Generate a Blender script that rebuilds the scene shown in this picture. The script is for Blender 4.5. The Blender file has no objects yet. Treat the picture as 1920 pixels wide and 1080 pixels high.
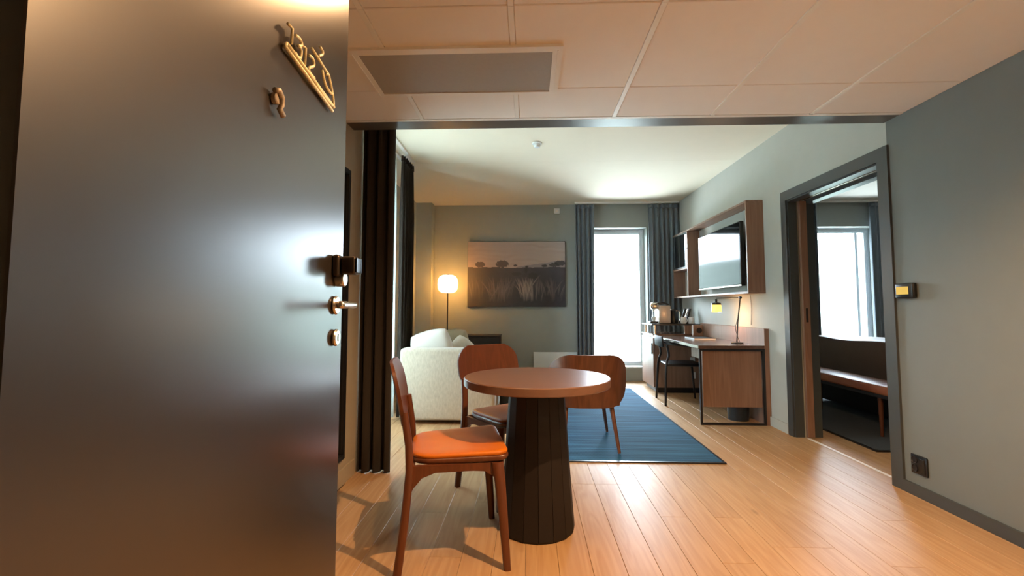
import bpy, bmesh, math, random
from mathutils import Vector, Matrix
random.seed(7)
C = bpy.context.scene.collection
S = bpy.context.scene
PI = math.pi

# ------------------------------------------------------------------ camera, world, light, exposure
def make_camera():
    f, yaw, pitch, roll, cx, cy = 884.7, -0.03802, -0.064644, 0.00093, 957.86, 520.3
    sn, cs = math.sin, math.cos
    B = Matrix(((1, 0, 0), (0, 0, -1), (0, 1, 0)))
    Ry = Matrix(((cs(yaw), -sn(yaw), 0), (sn(yaw), cs(yaw), 0), (0, 0, 1)))
    Rp = Matrix(((1, 0, 0), (0, cs(pitch), -sn(pitch)), (0, sn(pitch), cs(pitch))))
    Rr = Matrix(((cs(roll), -sn(roll), 0), (sn(roll), cs(roll), 0), (0, 0, 1)))
    R = Rr @ Rp @ B @ Ry
    right, up, back = R[0], -R[1], -R[2]
    M = Matrix(((right[0], up[0], back[0], 0), (right[1], up[1], back[1], 0),
                (right[2], up[2], back[2], 1.10), (0, 0, 0, 1)))
    cam = bpy.data.cameras.new('camera')
    o = bpy.data.objects.new('camera', cam); C.objects.link(o)
    o.matrix_world = M
    cam.sensor_fit = 'HORIZONTAL'; cam.sensor_width = 36
    cam.lens = f * 36 / 1920
    cam.shift_x = (960 - cx) / 1920; cam.shift_y = (cy - 540) / 1920
    cam.clip_start = 0.05; cam.clip_end = 600
    S.camera = o
make_camera()
S.view_settings.view_transform = 'Standard'
S.view_settings.look = 'None'
S.view_settings.exposure = 1.08
S.view_settings.gamma = 1.0
S.view_settings.use_curve_mapping = False
S.cycles.use_denoising = True
S.cycles.max_bounces = 10
S.cycles.diffuse_bounces = 6
S.cycles.glossy_bounces = 5
S.cycles.transparent_max_bounces = 12
S.cycles.sample_clamp_indirect = 8
S.cycles.caustics_reflective = False
S.cycles.caustics_refractive = False

w = bpy.data.worlds.new('world'); S.world = w; w.use_nodes = True
bg = w.node_tree.nodes['Background']
bg.inputs[0].default_value = (0.78, 0.90, 1.0, 1)
bg.inputs[1].default_value = 22.0

def portal(loc, rot, sx, sy):
    l = bpy.data.lights.new('window_daylight', 'AREA'); l.shape = 'RECTANGLE'; l.size = sx; l.size_y = sy
    l.cycles.is_portal = True
    o = bpy.data.objects.new('window_daylight', l); C.objects.link(o); o.location = loc; o.rotation_euler = rot
portal((1.38, 7.62, 1.27), (-PI/2, 0, 0), 0.95, 2.2)
portal((-2.05, 4.155, 1.27), (0, -PI/2, 0), 2.2, 1.45)
portal((4.76, 7.62, 1.27), (-PI/2, 0, 0), 1.1, 2.2)

def spot(name, loc, power, color, angle=110, blend=0.5, radius=0.02, target=None):
    l = bpy.data.lights.new(name, 'SPOT'); l.energy = power; l.color = color
    l.spot_size = math.radians(angle); l.spot_blend = blend; l.shadow_soft_size = radius
    o = bpy.data.objects.new(name, l); C.objects.link(o); o.location = loc
    if target:
        o.rotation_euler = (Vector(target) - Vector(loc)).to_track_quat('-Z', 'Y').to_euler()
    return o
WARM = (1.0, 0.57, 0.27)
SPOTS = [(0.75, 1.32, 112), (-0.37, 1.64, 12), (1.70, 1.20, 20)]
for x, y, e in SPOTS:
    spot('downlight_lamp', (x, y, 2.262), e, WARM, 150, 0.6)
def point(name, loc, power, color, radius=0.05):
    l = bpy.data.lights.new(name, 'POINT'); l.energy = power; l.color = color; l.shadow_soft_size = radius
    o = bpy.data.objects.new(name, l); C.objects.link(o); o.location = loc

# ------------------------------------------------------------------ materials
def nt(name):
    m = bpy.data.materials.new(name); m.use_nodes = True
    n = m.node_tree.nodes; l = m.node_tree.links
    return m, n, l, n['Principled BSDF']
def srgb(r, g, b):
    f = lambda c: ((c/255+0.055)/1.055)**2.4 if c/255 > 0.04045 else c/255/12.92
    return (f(r), f(g), f(b), 1)
def mat(name, col, rough=0.5, metal=0.0, var=0.06, scale=8, bump=0.0, bscale=200, stretch=(1, 1, 1), spec=0.5, coat=0, sheen=0, rnd=0.0):
    m, n, l, p = nt(name)
    p.inputs['Roughness'].default_value = rough; p.inputs['Metallic'].default_value = metal
    p.inputs['Specular IOR Level'].default_value = spec
    if coat: p.inputs['Coat Weight'].default_value = coat; p.inputs['Coat Roughness'].default_value = 0.34; p.inputs['Coat IOR'].default_value = 1.8
    if sheen: p.inputs['Sheen Weight'].default_value = sheen
    tc = n.new('ShaderNodeTexCoord'); mp = n.new('ShaderNodeMapping'); l.new(tc.outputs['Object'], mp.inputs[0])
    mp.inputs['Scale'].default_value = stretch
    nz = n.new('ShaderNodeTexNoise'); nz.inputs['Scale'].default_value = scale; nz.inputs['Detail'].default_value = 5
    l.new(mp.outputs[0], nz.inputs[0])
    r = n.new('ShaderNodeMapRange'); l.new(nz.outputs[0], r.inputs[0])
    r.inputs[3].default_value = 1-var*2; r.inputs[4].default_value = 1+var*2
    src = r.outputs[0]
    if rnd:
        oi = n.new('ShaderNodeObjectInfo'); r2 = n.new('ShaderNodeMapRange'); l.new(oi.outputs['Random'], r2.inputs[0])
        r2.inputs[3].default_value = 1-rnd; r2.inputs[4].default_value = 1+rnd
        mu = n.new('ShaderNodeMath'); mu.operation = 'MULTIPLY'; l.new(src, mu.inputs[0]); l.new(r2.outputs[0], mu.inputs[1]); src = mu.outputs[0]
    hs = n.new('ShaderNodeVectorMath'); hs.operation = 'SCALE'; hs.inputs[0].default_value = col[:3]
    l.new(src, hs.inputs['Scale']); l.new(hs.outputs[0], p.inputs['Base Color'])
    if bump:
        nb = n.new('ShaderNodeTexNoise'); nb.inputs['Scale'].default_value = bscale; nb.inputs['Detail'].default_value = 3
        l.new(mp.outputs[0], nb.inputs[0])
        b = n.new('ShaderNodeBump'); b.inputs['Strength'].default_value = bump; b.inputs['Distance'].default_value = 0.002
        l.new(nb.outputs[0], b.inputs['Height']); l.new(b.outputs[0], p.inputs['Normal'])
    return m
def wood(name, c1, c2, rough=0.4, axis=1, scale=9, stretch=14, rnd=0.10, spec=0.5, knots=False, bump=0.15):
    """grain running along the given object axis"""
    m, n, l, p = nt(name)
    p.inputs['Roughness'].default_value = rough; p.inputs['Specular IOR Level'].default_value = spec
    tc = n.new('ShaderNodeTexCoord'); oi = n.new('ShaderNodeObjectInfo')
    add = n.new('ShaderNodeVectorMath'); add.operation = 'ADD'
    sc = n.new('ShaderNodeVectorMath'); sc.operation = 'SCALE'; sc.inputs[0].default_value = (7.3, 5.1, 3.7)
    l.new(oi.outputs['Random'], sc.inputs['Scale']); l.new(tc.outputs['Object'], add.inputs[0]); l.new(sc.outputs[0], add.inputs[1])
    mp = n.new('ShaderNodeMapping'); s = [stretch, stretch, stretch]; s[axis] = 1.0
    mp.inputs['Scale'].default_value = [v/ stretch * scale / 2 for v in s]
    l.new(add.outputs[0], mp.inputs[0])
    nz = n.new('ShaderNodeTexNoise'); nz.inputs['Scale'].default_value = 2.2; nz.inputs['Detail'].default_value = 3; nz.inputs['Distortion'].default_value = 0.6
    l.new(mp.outputs[0], nz.inputs[0])
    wv = n.new('ShaderNodeMath'); wv.operation = 'MULTIPLY'; wv.inputs[1].default_value = 46; l.new(nz.outputs[0], wv.inputs[0])
    sn = n.new('ShaderNodeMath'); sn.operation = 'SINE'; l.new(wv.outputs[0], sn.inputs[0])
    f = n.new('ShaderNodeTexNoise'); f.inputs['Scale'].default_value = 22; f.inputs['Detail'].default_value = 4
    mp2 = n.new('ShaderNodeMapping'); s2 = [3.0, 3.0, 3.0]; s2[axis] = 0.12; mp2.inputs['Scale'].default_value = s2
    l.new(add.outputs[0], mp2.inputs[0]); l.new(mp2.outputs[0], f.inputs[0])
    mr = n.new('ShaderNodeMapRange'); mr.inputs[1].default_value = -1; mr.inputs[2].default_value = 1
    l.new(sn.outputs[0], mr.inputs[0])
    mx = n.new('ShaderNodeMix'); mx.inputs[0].default_value = 0.68
    l.new(mr.outputs[0], mx.inputs[2]); l.new(f.outputs[0], mx.inputs[3])
    cr = n.new('ShaderNodeMix'); cr.data_type = 'RGBA'; cr.inputs['A'].default_value = c1; cr.inputs['B'].default_value = c2
    l.new(mx.outputs[0], cr.inputs['Factor'])
    r2 = n.new('ShaderNodeMapRange'); l.new(oi.outputs['Random'], r2.inputs[0]); r2.inputs[3].default_value = 1-rnd; r2.inputs[4].default_value = 1+rnd
    out = n.new('ShaderNodeVectorMath'); out.operation = 'SCALE'; l.new(cr.outputs['Result'], out.inputs[0]); l.new(r2.outputs[0], out.inputs['Scale'])
    src = out.outputs[0]
    if knots:
        vo = n.new('ShaderNodeTexVoronoi'); vo.inputs['Scale'].default_value = 1.6
        mp3 = n.new('ShaderNodeMapping'); s3 = [2.2, 2.2, 2.2]; s3[axis] = 0.9; mp3.inputs['Scale'].default_value = s3
        l.new(add.outputs[0], mp3.inputs[0]); l.new(mp3.outputs[0], vo.inputs[0])
        k = n.new('ShaderNodeMapRange'); k.inputs[1].default_value = 0.02; k.inputs[2].default_value = 0.07; k.inputs[3].default_value = 0.72; k.inputs[4].default_value = 1
        l.new(vo.outputs['Distance'], k.inputs[0])
        o2 = n.new('ShaderNodeVectorMath'); o2.operation = 'SCALE'; l.new(src, o2.inputs[0]); l.new(k.outputs[0], o2.inputs['Scale']); src = o2.outputs[0]
    l.new(src, p.inputs['Base Color'])
    b = n.new('ShaderNodeBump'); b.inputs['Strength'].default_value = bump; b.inputs['Distance'].default_value = 0.001
    l.new(mx.outputs[0], b.inputs['Height']); l.new(b.outputs[0], p.inputs['Normal'])
    return m
def emit(name, col, strength, mixcol=None):
    m, n, l, p = nt(name)
    p.inputs['Base Color'].default_value = col
    p.inputs['Emission Color'].default_value = col; p.inputs['Emission Strength'].default_value = strength
    p.inputs['Roughness'].default_value = 0.25
    return m
def glass(name):
    m, n, l, p = nt(name)
    t = n.new('ShaderNodeBsdfTransparent'); t.inputs[0].default_value = (0.97, 0.99, 1, 1)
    g = n.new('ShaderNodeBsdfGlossy'); g.inputs['Roughness'].default_value = 0.02
    fr = n.new('ShaderNodeFresnel'); fr.inputs[0].default_value = 1.3
    mx = n.new('ShaderNodeMixShader'); l.new(fr.outputs[0], mx.inputs[0]); l.new(t.outputs[0], mx.inputs[1]); l.new(g.outputs[0], mx.inputs[2])
    l.new(mx.outputs[0], n['Material Output'].inputs['Surface']); n.remove(p)
    return m
def sheer(name):
    m, n, l, p = nt(name)
    t = n.new('ShaderNodeBsdfTransparent'); t.inputs[0].default_value = (0.97, 0.98, 0.98, 1)
    tr = n.new('ShaderNodeBsdfTranslucent'); tr.inputs[0].default_value = (0.78, 0.84, 0.82, 1)
    d = n.new('ShaderNodeBsdfDiffuse'); d.inputs[0].default_value = (0.75, 0.8, 0.78, 1)
    m1 = n.new('ShaderNodeMixShader'); m1.inputs[0].default_value = 0.45; l.new(tr.outputs[0], m1.inputs[1]); l.new(d.outputs[0], m1.inputs[2])
    m2 = n.new('ShaderNodeMixShader'); m2.inputs[0].default_value = 0.6; l.new(t.outputs[0], m2.inputs[1]); l.new(m1.outputs[0], m2.inputs[2])
    l.new(m2.outputs[0], n['Material Output'].inputs['Surface']); n.remove(p)
    return m

M = {}
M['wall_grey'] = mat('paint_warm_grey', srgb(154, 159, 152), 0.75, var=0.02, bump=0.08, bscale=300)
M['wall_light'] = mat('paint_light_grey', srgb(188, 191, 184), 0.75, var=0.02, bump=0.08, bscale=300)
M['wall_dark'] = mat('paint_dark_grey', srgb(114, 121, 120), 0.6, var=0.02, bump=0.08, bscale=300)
M['wall_left'] = mat('paint_beige_grey', srgb(176, 165, 145), 0.7, var=0.02, bump=0.08, bscale=300)
M['ceil'] = mat('paint_white', srgb(236, 226, 202), 0.85, var=0.01)
M['ceil_b'] = mat('paint_white_dimmed', srgb(196, 192, 178), 0.85, var=0.01)  # ceiling white darkened in colour to dim the overlit bedroom ceiling
M['tile'] = mat('ceiling_tile_white', srgb(242, 234, 224), 0.8, var=0.012, bump=0.15, bscale=400, rnd=0.012)
M['rail'] = mat('rail_white', srgb(240, 235, 225), 0.45, var=0.01)
M['void'] = mat('dark_void', srgb(70, 60, 50), 0.9)
M['grille'] = mat('grille_grey', srgb(166, 158, 146), 0.55, var=0.03, scale=60, bump=0.3, bscale=900)
M['beam'] = mat('beam_grey', srgb(96, 90, 84), 0.35, metal=0.2, var=0.02)
M['frame_dark'] = mat('frame_dark_grey', srgb(66, 72, 74), 0.4, var=0.03)
M['door'] = mat('door_taupe', srgb(34, 29, 24), 0.30, var=0.015, scale=3, spec=0.8)
M['door'].node_tree.nodes['Principled BSDF'].inputs['IOR'].default_value = 1.75
M['jamb'] = mat('jamb_black', srgb(26, 22, 18), 0.5)
M['steel'] = mat('brushed_steel', srgb(205, 195, 180), 0.25, metal=1.0, var=0.03)
M['viewer'] = mat('viewer_metal', srgb(176, 160, 140), 0.5, metal=0.4)
M['dark_steel'] = mat('dark_steel', srgb(70, 60, 52), 0.3, metal=0.8)
M['black'] = mat('black_metal', srgb(24, 24, 26), 0.35, var=0.04)
M['black_plastic'] = mat('black_plastic', srgb(22, 24, 27), 0.3, var=0.03)
M['pad'] = mat('pad_black', srgb(26, 28, 32), 0.7)
M['brass'] = mat('sign_metal', srgb(250, 236, 190), 0.5, metal=0.2, var=0.02)
M['oak'] = wood('oak_plank', srgb(198, 164, 124), srgb(170, 132, 92), 0.43, 1, 9, 14, 0.06, spec=0.2, knots=True, bump=0.12)
M['oak_base'] = mat('oak_gap', srgb(110, 85, 62), 0.7)
M['walnut'] = wood('walnut_veneer', srgb(156, 122, 100), srgb(118, 88, 70), 0.45, 2, 6, 16, 0.05)
M['walnut_y'] = wood('walnut_veneer_long', srgb(156, 122, 100), srgb(118, 88, 70), 0.4, 1, 6, 16, 0.05)
M['tabletop'] = wood('tabletop_veneer', srgb(118, 88, 74), srgb(106, 78, 64), 0.28, 0, 5, 16, 0.03, bump=0.05)
M['cherry'] = wood('cherry_wood', srgb(108, 62, 38), srgb(80, 43, 25), 0.33, 2, 7, 14, 0.06)
M['shellwood'] = wood('shell_walnut', srgb(118, 76, 52), srgb(70, 40, 26), 0.38, 2, 5, 6, 0.04)
M['stave'] = mat('pedestal_brown', srgb(20, 12, 9), 0.65, var=0.08, scale=12, stretch=(1, 1, 0.2), rnd=0.12)
M['leather_o'] = mat('leather_cognac', srgb(202, 110, 12), 0.42, var=0.05, scale=10, bump=0.25, bscale=260)
M['leather_b'] = mat('leather_brown', srgb(150, 88, 56), 0.4, var=0.08, scale=10, bump=0.25, bscale=260)
M['curtain'] = mat('curtain_charcoal', srgb(112, 122, 130), 0.9, var=0.05, scale=20, bump=0.3, bscale=500, sheen=0.2)
M['curtain_b'] = mat('curtain_brown', srgb(44, 36, 28), 0.9, var=0.05, scale=20, bump=0.3, bscale=500, sheen=0.1)
M['sofa'] = mat('sofa_bouclette', srgb(176, 166, 148), 0.95, var=0.14, scale=70, bump=0.6, bscale=320, stretch=(1, 1, 0.35), sheen=0.2)
M['sofa_cush'] = mat('sofa_cushion', srgb(198, 190, 174), 0.95, var=0.05, scale=40, bump=0.5, bscale=300)
M['pillow_w'] = mat('pillow_white', srgb(204, 198, 188), 0.9, var=0.03, bump=0.3, bscale=200)
M['pillow_g'] = mat('pillow_beige', srgb(158, 140, 112), 0.9, var=0.06, bump=0.4, bscale=200)
M['brown_fab'] = mat('fabric_dark_brown', srgb(46, 39, 35), 0.85, var=0.08, bump=0.3, bscale=300)
M['pouf'] = mat('fabric_slate', srgb(48, 58, 64), 0.85, var=0.08, bump=0.3, bscale=300)
M['white'] = mat('white_lacquer', srgb(225, 228, 226), 0.4, var=0.01)
M['white_c'] = mat('white_ceramic', srgb(232, 232, 228), 0.15, var=0.01)
M['pvc'] = mat('window_frame_white', srgb(226, 230, 232), 0.35, var=0.01)
M['glass'] = glass('clear_glass'); M['sheer'] = sheer('sheer_fabric')
M['screen'] = mat('screen_glass', srgb(10, 12, 14), 0.06, var=0.0, spec=0.05)
M['mirror'] = mat('mirror_glass', srgb(190, 200, 205), 0.03, metal=1.0, var=0)
M['machine'] = mat('coffee_machine_champagne', srgb(205, 180, 158), 0.3, metal=0.3)
M['desktop'] = wood('desk_dark_top', srgb(110, 82, 66), srgb(84, 60, 48), 0.22, 1, 6, 16, 0.03, bump=0.03)
M['bin'] = mat('bin_black', srgb(34, 42, 48), 0.35)
M['bed'] = mat('bedspread_brown', srgb(122, 94, 76), 0.55, var=0.06, bump=0.5, bscale=60, sheen=0.4)
M['mattress'] = mat('bed_base_dark', srgb(30, 26, 25), 0.9)
M['rug2'] = mat('rug_slate', srgb(70, 78, 84), 0.95, var=0.06, scale=40, bump=0.5, bscale=300)
M['grass'] = mat('hillside_green', srgb(112, 122, 112), 0.95, var=0.3, scale=0.12)
M['blue'] = mat('plastic_blue', srgb(40, 88, 190), 0.4)
M['paper'] = mat('paper_white', srgb(225, 228, 232), 0.6)
def opal():
    m, n, l, p = nt('opal_globe')
    tr = n.new('ShaderNodeBsdfTranslucent'); tr.inputs[0].default_value = (1.0, 0.80, 0.52, 1)
    em = n.new('ShaderNodeEmission'); em.inputs[0].default_value = (1.0, 0.66, 0.28, 1); em.inputs[1].default_value = 0.75
    ad = n.new('ShaderNodeAddShader'); l.new(tr.outputs[0], ad.inputs[0]); l.new(em.outputs[0], ad.inputs[1])
    l.new(ad.outputs[0], n['Material Output'].inputs['Surface']); n.remove(p); return m
M['globe'] = opal()
M['amber'] = emit('amber_glass', (1.0, 0.60, 0.12, 1), 1.0)
M['lens'] = emit('downlight_lens', (1.0, 0.72, 0.42, 1), 12)
M['lcd'] = emit('display_yellow', srgb(205, 178, 88), 0.22)

def rug_mat():
    m, n, l, p = nt('rug_woven_blue'); p.inputs['Roughness'].default_value = 0.9; p.inputs['Specular IOR Level'].default_value = 0.15
    tc = n.new('ShaderNodeTexCoord'); mp = n.new('ShaderNodeMapping'); l.new(tc.outputs['Object'], mp.inputs[0]); mp.inputs['Scale'].default_value = (0.5, 14, 1)
    nz = n.new('ShaderNodeTexNoise'); nz.inputs['Scale'].default_value = 2.5; nz.inputs['Detail'].default_value = 4; l.new(mp.outputs[0], nz.inputs[0])
    wv = n.new('ShaderNodeTexWave'); wv.bands_direction = 'Y'; wv.inputs['Scale'].default_value = 26; wv.inputs['Distortion'].default_value = 0.4
    l.new(tc.outputs['Object'], wv.inputs[0])
    ck = n.new('ShaderNodeTexWave'); ck.bands_direction = 'X'; ck.inputs['Scale'].default_value = 30; l.new(tc.outputs['Object'], ck.inputs[0])
    mu = n.new('ShaderNodeMath'); mu.operation = 'MULTIPLY'; l.new(wv.outputs[1], mu.inputs[0]); l.new(ck.outputs[1], mu.inputs[1])
    cr = n.new('ShaderNodeMix'); cr.data_type = 'RGBA'; cr.inputs['A'].default_value = srgb(8, 46, 74); cr.inputs['B'].default_value = srgb(58, 114, 148)
    a = n.new('ShaderNodeMath'); a.operation = 'MULTIPLY_ADD'; a.inputs[1].default_value = 0.25; l.new(mu.outputs[0], a.inputs[0])
    r = n.new('ShaderNodeMapRange'); r.inputs[1].default_value = 0.3; r.inputs[2].default_value = 0.7; r.inputs[4].default_value = 0.75; l.new(nz.outputs[0], r.inputs[0])
    l.new(r.outputs[0], a.inputs[2]); l.new(a.outputs[0], cr.inputs['Factor']); l.new(cr.outputs['Result'], p.inputs['Base Color'])
    b = n.new('ShaderNodeBump'); b.inputs['Strength'].default_value = 0.5; b.inputs['Distance'].default_value = 0.003; l.new(mu.outputs[0], b.inputs['Height']); l.new(b.outputs[0], p.inputs['Normal'])
    return m
M['rug'] = rug_mat()

# ------------------------------------------------------------------ mesh helpers
def box(bm, x0, x1, y0, y1, z0, z1, mtx=None):
    vs = [bm.verts.new(v) for v in ((x0,y0,z0),(x1,y0,z0),(x1,y1,z0),(x0,y1,z0),(x0,y0,z1),(x1,y0,z1),(x1,y1,z1),(x0,y1,z1))]
    for f in ((0,3,2,1),(4,5,6,7),(0,1,5,4),(1,2,6,5),(2,3,7,6),(3,0,4,7)): bm.faces.new([vs[i] for i in f])
    if mtx:
        for v in vs: v.co = mtx @ v.co
    return vs
def BM(): return bmesh.new()
def B(*a, mtx=None):
    bm = BM(); box(bm, *a, mtx=mtx); return bm
def RB(x0, x1, y0, y1, z0, z1, r=0.01, seg=3, mtx=None):
    bm = BM(); box(bm, x0, x1, y0, y1, z0, z1)
    bmesh.ops.bevel(bm, geom=list(bm.edges), offset=r, segments=seg, profile=0.5, affect='EDGES', clamp_overlap=True)
    if mtx: bm.transform(mtx)
    return bm
def lathe(prof, n=32, bm=None, cx=0, cy=0):
    bm = bm or BM(); rings = []
    for r, z in prof:
        if r < 1e-5: rings.append([bm.verts.new((cx, cy, z))])
        else: rings.append([bm.verts.new((cx+r*math.cos(2*PI*k/n), cy+r*math.sin(2*PI*k/n), z)) for k in range(n)])
    for a, b in zip(rings, rings[1:]):
        for k in range(n):
            k2 = (k+1) % n
            if len(a) == 1 and len(b) == 1: continue
            if len(a) == 1: bm.faces.new((a[0], b[k2], b[k]))
            elif len(b) == 1: bm.faces.new((a[k], a[k2], b[0]))
            else: bm.faces.new((a[k], a[k2], b[k2], b[k]))
    if len(rings[0]) > 1: bm.faces.new(list(reversed(rings[0])))
    if len(rings[-1]) > 1: bm.faces.new(rings[-1])
    bmesh.ops.recalc_face_normals(bm, faces=bm.faces)
    return bm
def tube(pts, r, n=10, bm=None, closed=False, flat=(1, 1)):
    """r: number or list of radii per point"""
    bm = bm or BM(); pts = [Vector(p) for p in pts]; N = len(pts)
    rr = r if isinstance(r, (list, tuple)) else [r]*N
    ref = None; rings = []
    for i, p in enumerate(pts):
        if closed: t = (pts[(i+1) % N]-pts[i-1]).normalized()
        else: t = (pts[min(i+1, N-1)]-pts[max(i-1, 0)]).normalized()
        if ref is None: ref = Vector((0, 0, 1)) if abs(t.z) < 0.9 else Vector((1, 0, 0))
        a = (ref - t*ref.dot(t)).normalized(); b = t.cross(a); ref = a
        rings.append([bm.verts.new(p + (a*math.cos(2*PI*k/n)*flat[0] + b*math.sin(2*PI*k/n)*flat[1])*rr[i]) for k in range(n)])
    pr = list(zip(rings, rings[1:])) + ([(rings[-1], rings[0])] if closed else [])
    for A, Bq in pr:
        for k in range(n): bm.faces.new((A[k], A[(k+1) % n], Bq[(k+1) % n], Bq[k]))
    if not closed:
        bm.faces.new(list(reversed(rings[0]))); bm.faces.new(rings[-1])
    bmesh.ops.recalc_face_normals(bm, faces=bm.faces)
    return bm
def smoothpath(pts, k=6):
    P = [Vector(p) for p in pts]; out = []
    for i in range(len(P)-1):
        p0 = P[max(i-1, 0)]; p1 = P[i]; p2 = P[i+1]; p3 = P[min(i+2, len(P)-1)]
        for j in range(k):
            t = j/k
            out.append(0.5*((2*p1)+(-p0+p2)*t+(2*p0-5*p1+4*p2-p3)*t*t+(-p0+3*p1-3*p2+p3)*t**3))
    out.append(P[-1]); return out
def obj(name, bm, m, parent=None, smooth=None, kind=None, bevel=0):
    me = bpy.data.meshes.new(name); bm.to_mesh(me); bm.free()
    me.materials.append(m)
    o = bpy.data.objects.new(name, me); C.objects.link(o)
    if smooth:
        for p in me.polygons: p.use_smooth = True
        if smooth is not True:
            try: me.set_sharp_from_angle(angle=math.radians(smooth))
            except Exception: pass
    if parent: o.parent = parent
    if kind: o['kind'] = kind
    return o
def tag(o, label, cat, group=None):
    o['label'] = label; o['category'] = cat
    if group: o['group'] = group
    return o
def thing(name, label, cat, loc=(0, 0, 0), rz=0, group=None):
    o = bpy.data.objects.new(name, None); C.objects.link(o); o.location = loc; o.rotation_euler = (0, 0, rz)
    o.empty_display_size = 0.1
    return tag(o, label, cat, group)
def struct(name, bm, m, parent=None, smooth=None):
    o = obj(name, bm, m, parent, smooth); o['kind'] = 'structure'; return o
def copy_tree(o, parent=None):
    c = o.copy(); C.objects.link(c); c.parent = parent
    for ch in list(o.children): copy_tree(ch, c)
    return c
def subsurf(o, lv=2):
    m = o.modifiers.new('subdivision', 'SUBSURF'); m.levels = lv; m.render_levels = lv; return o
def solid(o, t):
    m = o.modifiers.new('thickness', 'SOLIDIFY'); m.thickness = t; m.offset = 0; return o

XW, XL, XN, YB, Z1, Z2 = 2.28, -1.72, -1.17, 7.30, 2.288, 2.71
XB = 2.49   # bedroom side of the partition

# ------------------------------------------------------------------ floor with planks
fl = struct('floor', B(-1.9, 6.2, -1.5, 7.6, -0.12, -0.012), M['oak_base'])
PW = 0.142
pm = {}
def plank(x, y0, L, w_=PW):
    key = (round(L, 3), round(w_, 3))
    if key not in pm:
        bm = BM(); vs = box(bm, -w_/2+0.0006, w_/2-0.0006, -L/2+0.0006, L/2-0.0006, -0.012, 0)
        for v in bm.verts:
            pass
        bmesh.ops.bevel(bm, geom=[e for e in bm.edges if all(v.co.z > -0.001 for v in e.verts)], offset=0.0011, segments=1, affect='EDGES')
        me = bpy.data.meshes.new('plank'); bm.to_mesh(me); bm.free(); me.materials.append(M['oak']); pm[key] = me
    o = bpy.data.objects.new('plank', pm[key]); C.objects.link(o); o.parent = fl; o.location = (x, y0+L/2, 0)
x = 0.552 - PW*17 + PW/2
while x < 3.45:
    inbed = x > 2.36
    ystart, yend = (3.0, 7.3) if inbed else (-0.4 if -0.6 < x < 0.6 else 0.35, 7.3)
    if x < XN-0.05: ystart = 3.0
    y = ystart - random.choice([0.0, 0.45, 0.9, 1.35])
    while y < yend:
        L = random.choice([1.8, 1.95, 1.65]); a = max(y, ystart); b = min(y+L, yend)
        if b-a > 0.05: plank(x, a, round(b-a, 2) if False else (b-a))
        y += L
    x += PW
plank_rest = obj('floorboards', B(3.52, 6.2, 2.4, 7.3, -0.012, 0), M['oak'], fl)
obj('floorboards', B(-1.17, XW, -1.5, -0.4, -0.012, 0), M['oak'], fl)

# ------------------------------------------------------------------ walls, ceilings
def multi(*bs):
    bm = BM()
    for b in bs: box(bm, *b)
    return bm
WX0, WX1, WZ0, WZ1 = 0.93, 1.82, 0.19, 2.345
# back wall with window opening, continues into the bedroom with its own window
struct('wall_back', multi((-1.9, WX0, YB, YB+0.35, 0, Z2), (WX1, 4.22, YB, YB+0.35, 0, Z2), (5.30, 6.3, YB, YB+0.35, 0, Z2),
       (WX0, WX1, YB, YB+0.35, 0, WZ0), (WX0, WX1, YB, YB+0.35, WZ1, Z2), (4.22, 5.30, YB, YB+0.35, 0, WZ0), (4.22, 5.30, YB, YB+0.35, WZ1, Z2)), M['wall_grey'])
struct('column_back_left', B(XL, -1.48, 7.09, YB, 0, Z2), M['wall_grey'])['kind'] = 'structure'
# left wall beyond the curtain, with a tall window
LY0, LY1 = 3.45, 4.86
struct('wall_left', multi((XL-0.3, XL, 3.27, LY0, 0, Z2), (XL-0.3, XL, LY1, YB, 0, Z2), (XL-0.3, XL, LY0, LY1, 0, WZ0), (XL-0.3, XL, LY0, LY1, WZ1, Z2)), M['wall_grey'])
struct('wall_left', B(XL-0.3, XN, 0.30, 3.27, 0, Z2), M['wall_left'])
# right wall: opening for the bedroom Y 3.10..4.21
OY0, OY1, OZ = 3.10, 4.21, 2.05
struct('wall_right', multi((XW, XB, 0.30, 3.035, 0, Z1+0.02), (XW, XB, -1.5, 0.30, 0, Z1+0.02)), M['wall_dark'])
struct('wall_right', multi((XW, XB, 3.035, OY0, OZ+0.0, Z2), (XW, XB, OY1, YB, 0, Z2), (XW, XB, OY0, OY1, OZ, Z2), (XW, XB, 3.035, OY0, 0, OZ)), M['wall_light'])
# entrance wall and hall behind the viewer
struct('wall_front', multi((XN, -0.52, 0.10, 0.30, 0, Z1), (0.52, XW, 0.10, 0.30, 0, Z1), (-0.52, 0.52, 0.10, 0.30, 2.12, Z1)), M['wall_light'])
struct('wall_hall', multi((XN-0.2, XN, -1.5, 0.10, 0, Z1), (XN, XW, -1.7, -1.5, 0, Z1)), M['wall_light'])
# bedroom shell
struct('wall_bedroom', multi((XB, 6.2, 2.2, 2.4, 0, Z2), (6.2, 6.4, 2.2, YB+0.35, 0, Z2)), M['wall_grey'])
# far ceiling
struct('ceiling', multi((XL-0.3, XW, 3.05, 5.12, Z2, Z2+0.12), (XL-0.3, XW, 5.123, YB+0.35, Z2, Z2+0.12)), M['ceil'])
struct('ceiling', B(XW, 6.4, 2.2, YB+0.35, Z2, Z2+0.12), M['ceil_b'])
# lintel between the low and the high ceiling
struct('trim_1', B(XL, XW, 2.917, 3.05, Z1, Z2), M['beam'])
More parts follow.
